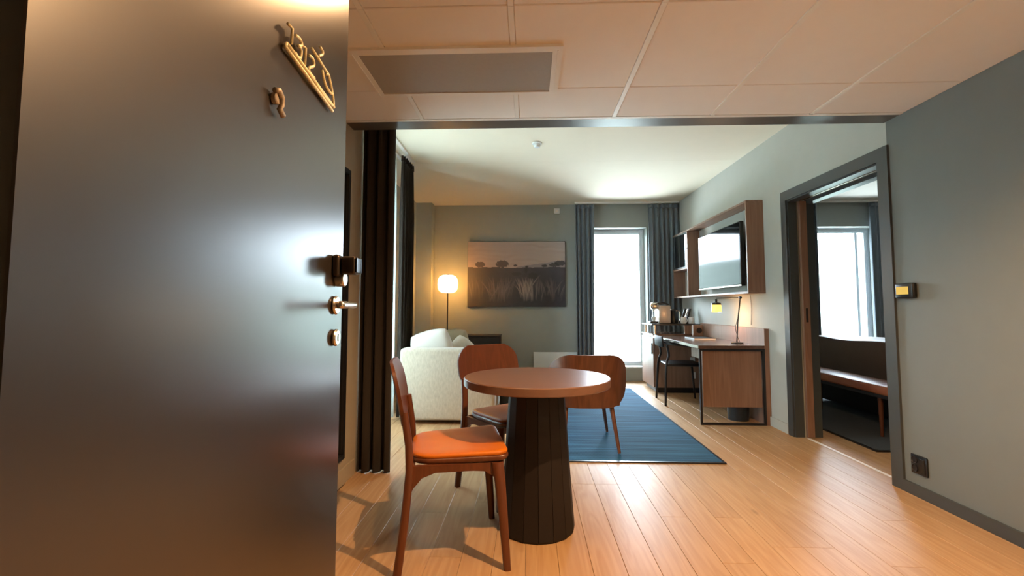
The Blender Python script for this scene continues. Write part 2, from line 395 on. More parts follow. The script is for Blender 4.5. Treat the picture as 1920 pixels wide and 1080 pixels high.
# low ceiling: carrier slab, tiles, rails
cl = struct('ceiling', B(XL, XW, -1.7, 2.917, Z1+0.03, Z1+0.14), M['void'])
gx = [-1.17, -0.67, -0.07, 0.53, 1.13, 1.73, 2.28]
gy = [-1.5, -0.30, 0.35, 1.07, 1.78, 2.49, 2.885]
tm = {}
def tile(x0, x1, y0, y1):
    k = (round(x1-x0, 3), round(y1-y0, 3))
    if k not in tm:
        bm = B(-k[0]/2, k[0]/2, -k[1]/2, k[1]/2, 0, 0.02)
        bmesh.ops.bevel(bm, geom=[e for e in bm.edges if all(v.co.z < 0.001 for v in e.verts)], offset=0.003, segments=1, affect='EDGES')
        me = bpy.data.meshes.new('ceiling_tile'); bm.to_mesh(me); bm.free(); me.materials.append(M['tile']); tm[k] = me
    o = bpy.data.objects.new('ceiling_tile', tm[k]); C.objects.link(o); o.parent = cl; o.location = ((x0+x1)/2, (y0+y1)/2, Z1)
FX0, FX1, FY0, FY1 = -0.83, 0.157, 2.057, 2.53    # recessed grille panel
for i in range(6):
    for j in range(6):
        x0, x1, y0, y1 = gx[i]+0.012, gx[i+1]-0.012, gy[j]+0.0025, gy[j+1]-0.0025
        if i == 0: x0 = gx[0]
        if i == 5: x1 = gx[6]
        tile(x0, x1, y0, y1)
rail_me = {}
for xx in gx[1:-1]:
    for (a, b) in ((-1.5, 0.35), (0.352, 1.779), (1.781, 2.882)):
        segs = [(a, b)]
        if FX0 < xx < FX1 and b > 2: segs = [(a, FY0), (FY1, b)]
        for (u, v) in segs:
            bm = B(xx-0.0115, xx+0.0115, u, v, Z1-0.004, Z1+0.006)
            obj('ceiling_rail', bm, M['rail'], cl)
obj('edge_profile', B(XN, XW, 2.8885, 2.917, Z1-0.001, Z1+0.02), M['rail'], cl)
for xx in gx[1:-1]:
    obj('rail_end_notch', B(xx-0.011, xx+0.011, 2.8825, 2.888, Z1-0.003, Z1+0.01), M['void'], cl)  # dark-coloured block stands in for the dark notch at each rail end
# baseboards
struct('baseboard_right', B(XW-0.014, XW, 0.30, 3.02, 0.0005, 0.068), M['frame_dark'])
struct('baseboard_right', multi((XW-0.014, XW, 4.295, 4.60, 0.0005, 0.085)), M['wall_light'])
struct('baseboard_left', B(XN, XN+0.013, 0.40, 3.16, 0.0005, 0.10), M['wall_left'])
struct('baseboard_back', multi((-1.48, WX0, YB-0.012, YB, 0.0005, 0.06),), M['wall_grey'])

# ------------------------------------------------------------------ windows
def window(name, x0, x1, z0, z1, y):
    """window in an x-z plane, outer side +Y"""
    o = struct(name, multi((x0, x0+0.03, y, y+0.07, z0, z1), (x1-0.03, x1, y, y+0.07, z0, z1), (x0+0.03, x1-0.03, y, y+0.07, z0, z0+0.04), (x0+0.03, x1-0.03, y, y+0.07, z1-0.03, z1)), M['pvc'])
    a, b, c, d, e = x0+0.032, x1-0.032, z0+0.042, z1-0.032, 0.035
    obj('sash', multi((a, a+e, y+0.01, y+0.06, c, d), (b-e, b, y+0.01, y+0.06, c, d), (a+e, b-e, y+0.01, y+0.06, c, c+e), (a+e, b-e, y+0.01, y+0.06, d-e, d)), M['pvc'], o)
    obj('pane', B(a+e, b-e, y+0.03, y+0.045, c+e, d-e), M['glass'], o)
    obj('sill', B(x0, x1, y-0.21, y-0.001, z0, z0+0.02), M['white'], o)
    return o
window('window_1', WX0, WX1, WZ0, WZ1, YB+0.22)
wb = window('window_2', 4.22, 5.30, WZ0, WZ1, YB+0.22)
obj('mullion', B(5.09, 5.13, YB+0.225, YB+0.275, WZ0+0.08, WZ1-0.07), M['pvc'], wb)
w3 = window('window_3', 0, LY1-LY0, WZ0, WZ1, 0.20)
w3.location = (XL, LY0, 0); w3.rotation_euler = (0, 0, PI/2)

# outside hillside seen through the glass and mirrored in the screens
def hill():
    bm = BM(); R1, NU, NV = 60, 60, 14; grid = []
    for i in range(NU+1):
        a = -0.2 + (PI+0.9)*i/NU - 0.3
        row = []
        for j in range(NV+1):
            d = 14 + 26*j
            h = -4 + (d/378)**1.2*(44 + 16*math.sin(a*2.3+1.2) + 6*math.sin(a*7)) + random.uniform(-.6, .6)*(j/4)
            row.append(bm.verts.new((d*math.cos(a), 4+d*math.sin(a), h)))
        grid.append(row)
    for i in range(NU):
        for j in range(NV): bm.faces.new((grid[i][j], grid[i+1][j], grid[i+1][j+1], grid[i][j+1]))
    bmesh.ops.recalc_face_normals(bm, faces=bm.faces)
    return bm
hl = struct('ground_outside', hill(), M['grass'], smooth=True)

# ------------------------------------------------------------------ bedroom door frame, sliding leaf
dfm = struct('door_2', multi((XW-0.014, XW, 3.02, OY0+0.012, 0, OZ+0.085), (XW-0.014, XW, OY1-0.0, 4.29, 0, OZ+0.085), (XW-0.014, XW, OY0+0.012, OY1, OZ, OZ+0.085)), M['frame_dark'])
dfm['label'] = 'dark grey door frame around the opening to the bedroom'
# jamb linings: near layer, slot, far layer
obj('jamb_lining', multi((XW, 2.355, OY1-0.012, OY1, 0, OZ), (2.43, XB+0.014, OY1-0.012, OY1, 0, OZ)), M['frame_dark'], dfm)
obj('jamb_lining', multi((XW, 2.355, OY0, OY0+0.012, 0, OZ), (2.43, XB+0.014, OY0, OY0+0.012, 0, OZ)), M['frame_dark'], dfm)
obj('head_lining', multi((XW, 2.355, OY0+0.012, OY1-0.012, OZ-0.012, OZ), (2.43, XB+0.014, OY0+0.012, OY1-0.012, OZ-0.03, OZ)), M['frame_dark'], dfm)
obj('sliding_track', B(2.38, 2.405, OY0+0.012, OY1-0.012, OZ-0.008, OZ), M['steel'], dfm)
obj('door_leaf', B(2.365, 2.42, OY1-0.045, OY1-0.0125, 0.008, OZ-0.015), M['walnut'], dfm)
obj('leaf_latch', B(2.383, 2.402, OY1-0.047, OY1-0.045, 0.98, 1.10), M['dark_steel'], dfm)
obj('threshold', B(2.352, 2.376, OY0+0.001, OY1-0.05, 0.0005, 0.004), M['rail'], dfm)
obj('jamb_bedroom_trim', multi((XB, XB+0.014, OY1, 4.29, 0, OZ+0.08), (XB, XB+0.014, 3.02, OY0, 0, OZ+0.08)), M['frame_dark'], dfm)

# ------------------------------------------------------------------ entrance door, opened towards the left wall
HN = Vector((-0.48763, 0.42166, 0)); U = Vector((-0.057564, 0.998342, 0))
NRM = Vector((U.y, -U.x, 0))
dw, dh, dt = 0.930, 2.06, 0.045
door = struct('door_1', RB(0, dw, -dt, 0, 0.012, dh, 0.002, 1), M['door'])
door.matrix_world = Matrix(((U.x, -NRM.x*-1, 0, HN.x), (U.y, NRM.y, 0, HN.y), (0, 0, 1, 0), (0, 0, 0, 1)))
door['label'] = 'taupe grey entrance door standing open with metal room sign'
# local axes: x along the leaf, y = outward (towards the room), z up
def ty(pts, y=0.010): return [(a, y, b) for a, b in pts]
sign_bits = {
 'numeral': [[(0.5241,1.7014),(0.5458,1.704),(0.5435,1.6685)],
             [(0.5613,1.6986),(0.5806,1.7025),(0.5935,1.6987),(0.5884,1.6894),(0.5745,1.6825),(0.5887,1.6845),(0.5929,1.6754),(0.5881,1.6613),(0.5753,1.6569),(0.5624,1.6596)],
             [(0.5956,1.6943),(0.6149,1.7001),(0.613,1.6581)],
             [(0.6351,1.6936),(0.6554,1.6967),(0.6645,1.6882),(0.6586,1.6783),(0.6371,1.6643),(0.641,1.6544),(0.6689,1.6546)]],
 'straw': [[(0.6493,1.7189),(0.76,1.709)], [(0.6978,1.7501),(0.7158,1.7482),(0.7129,1.738),(0.6913,1.7224)]],
 'glass_outline': [[(0.7156,1.6998),(0.7434,1.6723),(0.7889,1.6718),(0.76,1.709),(0.7436,1.7013)], [(0.76,1.709),(0.7788,1.6894),(0.7949,1.6671),(0.8034,1.6408)]],
 'base_bar': [[(0.5143,1.6469),(0.7938,1.6261)], [(0.5221,1.6573),(0.8034,1.6408)], [(0.6741,1.6469),(0.7272,1.6388),(0.7887,1.6404)]]}
sign = bpy.data.objects.new('room_sign', None); C.objects.link(sign); sign.parent = door
sign['label'] = 'metal room number sign reading 1312 with a drinking glass and straw emblem'
for nm, lines in sign_bits.items():
    for ln in lines:
        pts = ln if len(ln) < 4 else [(v.x, v.y) for v in smoothpath([(a, b, 0) for a, b in ln], 4)]
        r = 0.0042 if nm == 'base_bar' else 0.0034
        obj(nm, tube(ty(pts, 0.008), r, 8), M['brass'], sign, smooth=True)
    if nm == 'base_bar': obj('end_bar', tube(ty([(0.5143,1.6469),(0.5221,1.6573)], 0.008), 0.0035, 8), M['brass'], sign, smooth=True)
def disc_y(cx, cz, r, y0, y1, n=28, bev=0.002):
    bm = lathe([(0, 0), (r-bev, 0), (r, bev), (r, y1-y0-bev), (r-bev, y1-y0), (0, y1-y0)], n)
    bm.transform(Matrix.Translation((cx, y0, cz)) @ Matrix.Rotation(-PI/2, 4, 'X')); return bm
pv = obj('door_viewer', disc_y(0.4865, 1.521, 0.012, 0.0, 0.012), M['viewer'], door, smooth=30)
obj('viewer_cover', tube([(0.470, 0.012, 1.531), (0.482, 0.014, 1.536), (0.495, 0.015, 1.526), (0.497, 0.014, 1.512), (0.492, 0.012, 1.502), (0.508, 0.012, 1.494)], 0.006, 8), M['viewer'], pv, smooth=True)
# lever handle
hd = obj('handle_rosette', disc_y(0.8661, 1.1074, 0.026, 0.0, 0.010, bev=0.004), M['steel'], door, smooth=30)
obj('lever', tube(smoothpath([(0.8661, 0.008, 1.1074), (0.8661, 0.040, 1.1074), (0.860, 0.052, 1.1074), (0.845, 0.058, 1.1074), (0.74, 0.058, 1.1074)], 5), 0.0095, 12), M['steel'], hd, smooth=True)
hd2 = obj('handle_rosette', disc_y(0.8661, 1.1074, 0.026, -dt-0.01, -dt), M['steel'], door, smooth=30)
cyl = obj('lock_cylinder', disc_y(0.8685, 1.0185, 0.0235, 0.0, 0.012, bev=0.004), M['steel'], door, smooth=30)
obj('keyway', B(0.8669, 0.8701, 0.012, 0.0135, 1.0085, 1.0285), M['dark_steel'], cyl)
lk = obj('electronic_lock', RB(0.838, 0.906, 0.0, 0.020, 1.186, 1.246, 0.008, 3), M['dark_steel'], door, smooth=30)
obj('reader_block', RB(0.846, 0.900, 0.020, 0.062, 1.193, 1.242, 0.008, 3), M['dark_steel'], lk, smooth=30)
obj('reader_face', RB(0.849, 0.897, 0.062, 0.065, 1.197, 1.238, 0.001, 1), M['screen'], lk, smooth=30)
obj('thumb_turn', disc_y(0.876, 1.180, 0.021, 0.0, 0.026, bev=0.003), M['steel'], lk, smooth=30)
jb = struct('door_3', multi((-0.52, -0.458, 0.10, 0.372, 0, 2.12), (0.46, 0.52, 0.10, 0.36, 0, 2.12), (-0.458, 0.46, 0.10, 0.36, 2.075, 2.12)), M['jamb'])
jb['label'] = 'dark frame of the entrance door'

# ------------------------------------------------------------------ grille panel in the low ceiling
gr = thing('ceiling_grille', 'rectangular grey air grille panel with white frame set in the tiled ceiling', 'ceiling grille', (0, 0, Z1))
fb = BM()
for b in ((FX0-0.0, FX1, FY0, FY0+0.045), (FX0, FX1, FY1-0.03, FY1), (FX0, FX0+0.035, FY0+0.045, FY1-0.03), (FX1-0.045, FX1, FY0+0.045, FY1-0.03)):
    box(fb, b[0], b[1], b[2], b[3], -0.014, 0.0)
obj('frame', fb, M['rail'], gr)
obj('frame_lip', B(FX1-0.024, FX1-0.019, FY0+0.03, FY1-0.01, -0.019, -0.014), M['rail'], gr)
obj('frame_lip', B(FX0+0.008, FX0+0.013, FY0+0.03, FY1-0.01, -0.019, -0.014), M['rail'], gr)
obj('grille_sheet', B(FX0+0.035, FX1-0.045, FY0+0.045, FY1-0.03, -0.010, -0.004), M['grille'], gr)

# ------------------------------------------------------------------ downlights
dl0 = None
for i, (x, y, e) in enumerate(SPOTS):
    if dl0 is None:
        o = thing('recessed_downlight', 'small round recessed downlight in the low ceiling', 'downlight', (x, y, Z1), 0, 'downlights near the entrance'); dl0 = o
        obj('trim_ring', lathe([(0.034, -0.001), (0.034, -0.006), (0.046, -0.006), (0.046, -0.0045), (0.046, -0.001)], 28), M['rail'], o, smooth=40)
        obj('lens', lathe([(0, -0.002), (0.033, -0.002), (0.033, -0.0045), (0, -0.0045)], 24), M['lens'], o)
    else:
        o = copy_tree(dl0); o.location = (x, y, Z1)

# ------------------------------------------------------------------ smoke detector, wall square
sd = thing('smoke_detector', 'small white round detector on the high ceiling', 'detector', (0.083, 4.52, Z2))
obj('base_plate', lathe([(0, -0.001), (0.048, -0.001), (0.048, -0.012), (0, -0.012)], 28), M['white'], sd, smooth=30)
obj('sensor_head', lathe([(0, -0.012), (0.030, -0.012), (0.034, -0.030), (0.026, -0.046), (0, -0.048)], 24), M['white'], sd, smooth=30)
ws = thing('wall_sensor', 'small square white sensor plate high on the back wall', 'sensor', (0.438, YB, 2.608))
obj('plate', RB(-0.045, 0.045, -0.022, -0.001, -0.043, 0.043, 0.006, 2), M['white'], ws, smooth=30)
obj('dial', disc_y(0, 0, 0.02, -0.026, -0.022), M['rail'], ws, smooth=30)

# ------------------------------------------------------------------ curtains
def curtain_bm(L, H, folds, amp, seed=0, rows=10, pinch=0.55, flare=0.0):
    rnd = random.Random(seed); bm = BM(); n = folds*12; ph = [rnd.uniform(-0.5, 0.5) for _ in range(folds+2)]; am = [rnd.uniform(0.75, 1.15) for _ in range(folds+2)]
    grid = []
    for j in range(rows+1):
        t = j/rows; z = H*(1-t); row = []
        for i in range(n+1):
            u = i/n; k = u*folds; q = int(k)
            a = amp*am[q]*(1-(k-q)) + amp*am[q+1]*(k-q)
            a *= pinch + (1-pinch)*min(1, t*5)
            ph_ = ph[q]*(1-(k-q)) + ph[q+1]*(k-q)
            s = math.sin(2*PI*k + ph_*(0.4+0.6*t))
            s = math.copysign(abs(s)**0.75, s)
            xx = (u-0.5)*L*(1+flare*t) + 0.010*math.sin(2*PI*k*2+1)
            row.append(bm.verts.new((xx, a*s, z)))
        grid.append(row)
    for j in range(rows):
        for i in range(n): bm.faces.new((grid[j][i], grid[j][i+1], grid[j+1][i+1], grid[j+1][i]))
    return bm
def curtain(name, label, loc, rz, L, H, folds, amp, m, seed, cat='curtain', pinch=0.55, th=0.004, heading=True, flare=0):
    t = thing(name, label, cat, loc, rz)
    solid(obj('fabric', curtain_bm(L, H-0.05 if heading else H, folds, amp, seed, pinch=pinch, flare=flare), m, t, smooth=True), th)
    if heading:
        h = curtain_bm(L, 0.06, folds, amp*0.62, seed, rows=2, pinch=0.9)
        h.transform(Matrix.Translation((0, 0, H-0.062))); solid(obj('heading_tape', h, m, t, smooth=True), 0.009)
    return t
H2 = Z2-0.045
curtain('window_curtain', 'charcoal curtain left of the living room window', (0.845, 7.14, 0.012), 0, 0.28, H2, 4, 0.048, M['curtain'], 1, flare=-0.12)
curtain('window_curtain', 'charcoal curtain between the living room window and the television shelf', (2.03, 7.14, 0.012), 0, 0.44, H2, 6, 0.048, M['curtain'], 2)
curtain('window_curtain', 'dark narrow curtain hanging at the far end of the left window', (-1.295, 4.93, 0.012), PI/2, 0.40, H2, 6, 0.032, M['curtain_b'], 3)
curtain('divider_curtain', 'wide dark brown curtain stack at the left end of the ceiling beam', (-1.050, 3.21, 0.005), 0, 0.225, H2, 3, 0.032, M['curtain_b'], 4, pinch=0.95)
curtain('sheer_curtain', 'thin white sheer curtain across the left window', (-1.375, 4.02, 0.015), PI/2, 1.46, H2, 16, 0.025, M['sheer'], 5, th=0.0015, heading=False)
curtain('window_curtain', 'dark curtain at the left of the bedroom window', (4.17, 7.14, 0.012), 0, 0.24, H2, 4, 0.045, M['curtain'], 7)
curtain('window_curtain', 'dark wide curtain at the right of the bedroom window', (5.33, 7.14, 0.012), 0, 0.52, H2, 6, 0.05, M['curtain'], 8)
struct('trim_2', B(0.70, 2.27, 7.12, 7.16, Z2-0.022, Z2-0.0005), M['rail'])
struct('trim_3', multi((-1.28, -1.245, 3.15, 5.05, Z2-0.02, Z2-0.0005), (-1.392, -1.357, 3.15, 5.05, Z2-0.02, Z2-0.0005)), M['rail'])
struct('trim_4', B(XN, 2.2, 3.19, 3.23, Z2-0.02, Z2-0.0005), M['rail'])
struct('trim_5', B(3.9, 5.8, 7.12, 7.16, Z2-0.022, Z2-0.0005), M['rail'])

# ------------------------------------------------------------------ mirror on the near left wall, behind the door
mr = thing('wall_mirror', 'tall black framed mirror on the left wall behind the open door', 'mirror', (XN, 2.55, 0.17))
mb = BM()
for b in ((-0.40, -0.37, 0, 1.81), (0.37, 0.40, 0, 1.81)): box(mb, 0.001, 0.028, b[0], b[1], b[2], b[3])
for z in (0, 1.78): box(mb, 0.001, 0.028, -0.37, 0.37, z, z+0.03)
obj('frame', mb, M['black'], mr); obj('glass', B(0.004, 0.012, -0.37, 0.37, 0.03, 1.78), M['mirror'], mr)

# ------------------------------------------------------------------ painting
def painting():
    W, H = 1.50, 1.00; nx, ny = 260, 170; rnd = random.Random(11)
    def nz(x, s): return math.sin(x*s)*0.5+math.sin(x*s*2.3+1.7)*0.3+math.sin(x*s*4.9+0.6)*0.2
    strokes = []
    for cx_, sp, cnt, br in ((0.30, 0.12, 34, 0.16), (0.61, 0.11, 40, 0.36), (0.40, 0.06, 10, 0.12), (0.88, 0.10, 20, 0.12), (0.72, 0.06, 12, 0.18), (0.1, 0.1, 10, 0.06)):
        for _ in range(cnt):
            b = cx_+rnd.gauss(0, sp*0.35); tp = b+rnd.gauss(0, sp*0.6)+(b-cx_)*0.6
            strokes.append((b, rnd.uniform(0.06, 0.20), tp, rnd.uniform(0.38, 0.54), br*rnd.uniform(0.4, 1.0), rnd.uniform(0.003, 0.008)))
    blobs = [(0.125, 0.645, 0.05, 0.045), (0.355, 0.655, 0.065, 0.055), (0.49, 0.63, 0.018, 0.016), (0.61, 0.615, 0.02, 0.012), (0.79, 0.625, 0.03, 0.02), (0.89, 0.64, 0.05, 0.03), (0.95, 0.665, 0.06, 0.04), (0.60, 0.565, 0.016, 0.05), (0.50, 0.50, 0.05, 0.03), (0.67, 0.47, 0.05, 0.05)]
    cols = []
    for j in range(ny):
        v = j/(ny-1)
        for i in range(nx):
            u = i/(nx-1)
            hor = 0.60+0.01*nz(u, 9)
            if v > hor:
                t = (v-hor)/(1-hor)
                c = [0.36-0.03*t, 0.285-0.005*t, 0.235+0.02*t]
                st = nz(u+v*3, 5)*math.sin(v*70+nz(u, 7)*3)*0.03; c = [k+st*0.7 for k in c]
                hill_ = 0.60+0.11*max(0, (u-0.5)/0.5)**0.8+0.006*nz(u, 15)
                if u > 0.5 and v < hill_: c = [0.215, 0.19, 0.185]
            else:
                t = v/hor; g = 0.022+0.022*t*t + 0.004*nz(u*3+nz(v, 9)*0.2, 6)
                c = [g*1.10, g*0.98, g*(0.85+0.35*u)]
                br = 0
                for (b, z0, tp, z1, s, wd) in strokes:
                    if z0 < v < z1:
                        q = (v-z0)/(z1-z0); xc = b+(tp-b)*q**1.5; d = abs(u-xc)
                        if d < wd*2.2: br = max(br, s*math.exp(-(d/wd)**2)*math.sin(PI*min(1, q*1.1+0.05)))
                c = [k+br*m_ for k, m_ in zip(c, (0.60, 0.50, 0.40))]
            for (bx, bz, rx, rz) in blobs:
                d = ((u-bx)/rx)**2+((v-bz)/rz)**2
                if d < 1+0.35*nz(u*5+v*3, 30): c = [k*0.12+0.022*s for k, s in zip(c, (1.1, 1, 0.95))]
            cols.append((max(c[0]*1.2, 0.01), max(c[1]*1.2, 0.01), max(c[2]*1.25, 0.01), 1))
    vs = [((i/(nx-1)-0.5)*W, 0, (j/(ny-1)-0.5)*H) for j in range(ny) for i in range(nx)]
    fs = [(j*nx+i, j*nx+i+1, (j+1)*nx+i+1, (j+1)*nx+i) for j in range(ny-1) for i in range(nx-1)]
    me = bpy.data.meshes.new('picture_print'); me.from_pydata(vs, [], fs)
    ca = me.color_attributes.new('print', 'FLOAT_COLOR', 'POINT')
    ca.data.foreach_set('color', [k for c in cols for k in c])
    m, n, l, p = nt('picture_print'); at = n.new('ShaderNodeVertexColor'); at.layer_name = 'print'
    l.new(at.outputs[0], p.inputs['Base Color']); p.inputs['Roughness'].default_value = 0.6
    me.materials.append(m)
    t = thing('wall_picture', 'large canvas print of dark grassland under a pale sky on the back wall', 'picture', (-0.192, YB, 1.625))
    o = bpy.data.objects.new('print', me); C.objects.link(o); o.parent = t; o.location = (0, -0.0425, 0)
    obj('canvas_block', B(-0.755, 0.755, -0.042, -0.001, -0.505, 0.505), M['brown_fab'], t)
painting()

# ------------------------------------------------------------------ panel radiator
rd = thing('radiator', 'low white panel radiator on the back wall left of the window', 'radiator', (0.44, YB, 0.11))
obj('panel', RB(-0.37, 0.37, -0.095, -0.03, 0, 0.30, 0.005, 2), M['white'], rd)
obj('top_grille', multi((-0.36, 0.36, -0.088, -0.040, 0.304, 0.312)), M['black'], rd)
obj('top_cover', multi((-0.37, 0.37, -0.095, -0.088, 0.300, 0.322), (-0.37, 0.37, -0.040, -0.03, 0.300, 0.322), (-0.37, -0.36, -0.088, -0.040, 0.300, 0.322), (0.36, 0.37, -0.088, -0.040, 0.300, 0.322)), M['white'], rd)
obj('wall_bracket', B(-0.25, -0.22, -0.03, -0.001, 0.02, 0.26), M['white'], rd)
obj('wall_bracket', B(0.22, 0.25, -0.03, -0.001, 0.02, 0.26), M['white'], rd)

# ------------------------------------------------------------------ round table
tb = thing('round_table', 'round walnut-topped pedestal table with dark faceted base', 'table', (0.04, 2.455, 0))
obj('tabletop', lathe([(0, 0.709), (0.368, 0.709), (0.372, 0.713), (0.372, 0.746), (0.368, 0.750), (0, 0.750)], 96), M['tabletop'], tb, smooth=30)
NS = 16
def zr(z): # radius profile of the pedestal
    return 0.186 - (0.186-0.137)*(z/0.709)**0.9
sm = None
for k in range(NS):
    if sm is None:
        bm = BM(); half = PI/NS; prof = [(0.0, -0.008), (0.012, 0.0), (0.25, 0), (0.5, 0), (0.706, 0)]
        rows = []
        for z, dr in prof:
            r = zr(z)/math.cos(half)*1.0 + dr
            ri = r-0.022; e = half-0.006
            rows.append([bm.verts.new((rr*math.cos(a), rr*math.sin(a), z)) for rr, a in ((r, -e), (r, e), (ri, e), (ri, -e))])
        for A, Bq in zip(rows, rows[1:]):
            for i in range(4): bm.faces.new((A[i], A[(i+1) % 4], Bq[(i+1) % 4], Bq[i]))
        bm.faces.new(list(reversed(rows[0]))); bm.faces.new(rows[-1])
        bmesh.ops.recalc_face_normals(bm, faces=bm.faces)
        o = obj('stave', bm, M['stave'], tb); sm = o
    else:
        o = sm.copy(); C.objects.link(o)
    o.rotation_euler = (0, 0, 2*PI*(k+0.5)/NS + 0.02)
obj('pedestal_core', lathe([(0, 0.0), (0.165, 0.0), (0.118, 0.706), (0, 0.706)], 32), M['stave'], tb)

# ------------------------------------------------------------------ dining chair (faces +X)
def tapered(p0, p1, w0, w1, d0, d1, bm=None, rnd=0.3, mid=None, n=12):
    """leg of rounded-rectangular section between two points; w along Y, d along X"""
    bm = bm or BM(); rings = []
    pts = [p0]+(mid or [])+[p1]; N = len(pts)
    for i, p in enumerate(pts):
        t = i/(N-1); w_ = w0+(w1-w0)*t; d_ = d0+(d1-d0)*t; ring = []
        for k in range(n):
            a = 2*PI*k/n; c, s = math.cos(a), math.sin(a)
            e = 0.6
            ring.append(bm.verts.new((p[0]+math.copysign(abs(c)**e, c)*d_/2, p[1]+math.copysign(abs(s)**e, s)*w_/2, p[2])))
        rings.append(ring)
    for A, Bq in zip(rings, rings[1:]):
        for k in range(n): bm.faces.new((A[k], A[(k+1) % n], Bq[(k+1) % n], Bq[k]))
    bm.faces.new(list(reversed(rings[0]))); bm.faces.new(rings[-1])
    bmesh.ops.recalc_face_normals(bm, faces=bm.faces)
    return bm
def seat_outline(rf, scale=1.0, n=10):
    """rounded trapezoid: front wide, rear narrower; curved sides"""
    pts = []
    cs = [((0.218, -0.238), 0.05), ((0.218, 0.238), 0.05), ((-0.205, 0.20), 0.10), ((-0.205, -0.20), 0.10)]
    N = 4
    for i in range(N):
        p = Vector(cs[i][0]); a = Vector(cs[i-1][0]); b = Vector(cs[(i+1) % N][0]); r = cs[i][1]
        u = (a-p).normalized()*r; v = (b-p).normalized()*r
        for k in range(n+1):
            t = k/n; q = p+u*(1-t)**2+v*t**2
            pts.append(q*scale)
    return pts
def dining_chair(label, m_seat, loc, rz):
    t = thing('dining_chair', label, 'chair', loc, rz)
    # upholstered seat pad, slightly dished, rounded edge
    out = seat_outline(0)
    def pad(z0, z1, s0, name, m, dome=0.0):
        bm = BM(); rings = []
        lv = [(z0, s0*0.985), (z0+(z1-z0)*0.3, s0), (z0+(z1-z0)*0.7, s0), (z1, s0*0.975), (z1+dome*0.5, s0*0.90), (z1+dome*0.3, s0*0.6), (z1-dome*0.2, s0*0.3)]
        if not dome: lv = lv[:4]
        for z, s in lv: rings.append([bm.verts.new((p.x*s, p.y*s, z + 0.016*max(0, (p.x*s)/0.235)**2 - 0.010*(1-min(1, (abs(p.y*s)/0.23)))*(1 if dome else 0))) for p in out])
        N = len(out)
        for A, Bq in zip(rings, rings[1:]):
            for k in range(N): bm.faces.new((A[k], A[(k+1) % N], Bq[(k+1) % N], Bq[k]))
        bm.faces.new(list(reversed(rings[0]))); bm.faces.new(rings[-1])
        bmesh.ops.recalc_face_normals(bm, faces=bm.faces)
        return obj(name, bm, m, t, smooth=50)
    pad(0.436, 0.458, 1.0, 'seat_shell', M['cherry'])
    pad(0.4585, 0.476, 0.985, 'seat_pad', m_seat, 0.006)
    # legs
    for s in (-1, 1):
        obj('leg', tapered((0.205, s*0.250, 0), (0.165, s*0.215, 0.437), 0.032, 0.044, 0.032, 0.056, mid=[(0.190, s*0.238, 0.20), (0.176, s*0.228, 0.36)]), M['cherry'], t, smooth=50)
        obj('leg', tapered((-0.250, s*0.238, 0), (-0.232, s*0.205, 0.66), 0.034, 0.038, 0.036, 0.032,
            mid=[(-0.222, s*0.228, 0.22), (-0.205, s*0.218, 0.42), (-0.210, s*0.212, 0.52)]), M['cherry'], t, smooth=50)
    # side rails with curved brackets running into the legs, front and rear aprons
    for s in (-1, 1):
        bm = BM(); pts = [(-0.21, 0.30), (-0.19, 0.345), (-0.155, 0.385), (-0.10, 0.405), (0.06, 0.405), (0.115, 0.400), (0.15, 0.375), (0.170, 0.335), (0.185, 0.30), (0.185, 0.436), (-0.21, 0.436)]
        y = s*0.212; th = 0.011
        A = [bm.verts.new((a, y-th, b)) for a, b in pts]; Bq = [bm.verts.new((a, y+th, b)) for a, b in pts]
        n = len(pts)
        bm.faces.new(A); bm.faces.new(list(reversed(Bq)))
        for k in range(n): bm.faces.new((A[k], Bq[k], Bq[(k+1) % n], A[(k+1) % n]))
        bmesh.ops.recalc_face_normals(bm, faces=bm.faces)
        obj('side_rail', bm, M['cherry'], t)
    obj('front_rail', RB(0.158, 0.178, -0.20, 0.20, 0.398, 0.436, 0.004, 1), M['cherry'], t)
    obj('rear_rail', RB(-0.205, -0.185, -0.20, 0.20, 0.398, 0.436, 0.004, 1), M['cherry'], t)
    # bent plywood backrest, rounded corners, concave towards the sitter, leaning back
    bm = BM(); nx_, nz_ = 24, 12; W, Hh = 0.475, 0.27; R = 0.115; gridf = []; gridb = []
    for j in range(nz_+1):
        v = -1+2*j/nz_
        rf, rb = [], []
        # half width at this height with round corners
        zz = v*Hh/2; d = max(0, abs(zz)-(Hh/2-R)); hw = W/2-R+math.sqrt(max(R*R-d*d, 0.0006))
        hw = max(hw, 0.05)
        for i in range(nx_+1):
            u = -1+2*i/nx_; y = u*hw; x = -0.252 - 0.20*(zz) + 0.42*(0.0 - y*y)*-1.0 - 0.022
            z = 0.722+zz
            rf.append(bm.verts.new((x+0.007, y, z))); rb.append(bm.verts.new((x-0.007, y, z)))
        gridf.append(rf); gridb.append(rb)
    for j in range(nz_):
        for i in range(nx_):
            bm.faces.new((gridf[j][i], gridf[j][i+1], gridf[j+1][i+1], gridf[j+1][i]))
            bm.faces.new((gridb[j][i], gridb[j+1][i], gridb[j+1][i+1], gridb[j][i+1]))
        for i in (0, nx_): bm.faces.new((gridf[j][i], gridf[j+1][i], gridb[j+1][i], gridb[j][i]))
    for j in (0, nz_):
        for i in range(nx_): bm.faces.new((gridf[j][i], gridb[j][i], gridb[j][i+1], gridf[j][i+1]))
    bmesh.ops.recalc_face_normals(bm, faces=bm.faces)
    obj('backrest', bm, M['cherry'], t, smooth=50)
    return t
dining_chair('cherry wood dining chair with bright orange leather seat, nearest the viewer left of the table', M['leather_o'], (-0.345, 2.265, 0), math.radians(12))
dining_chair('cherry wood dining chair behind the round table in front of the sofa', M['leather_b'], (-0.10, 2.94, 0), math.radians(-50))

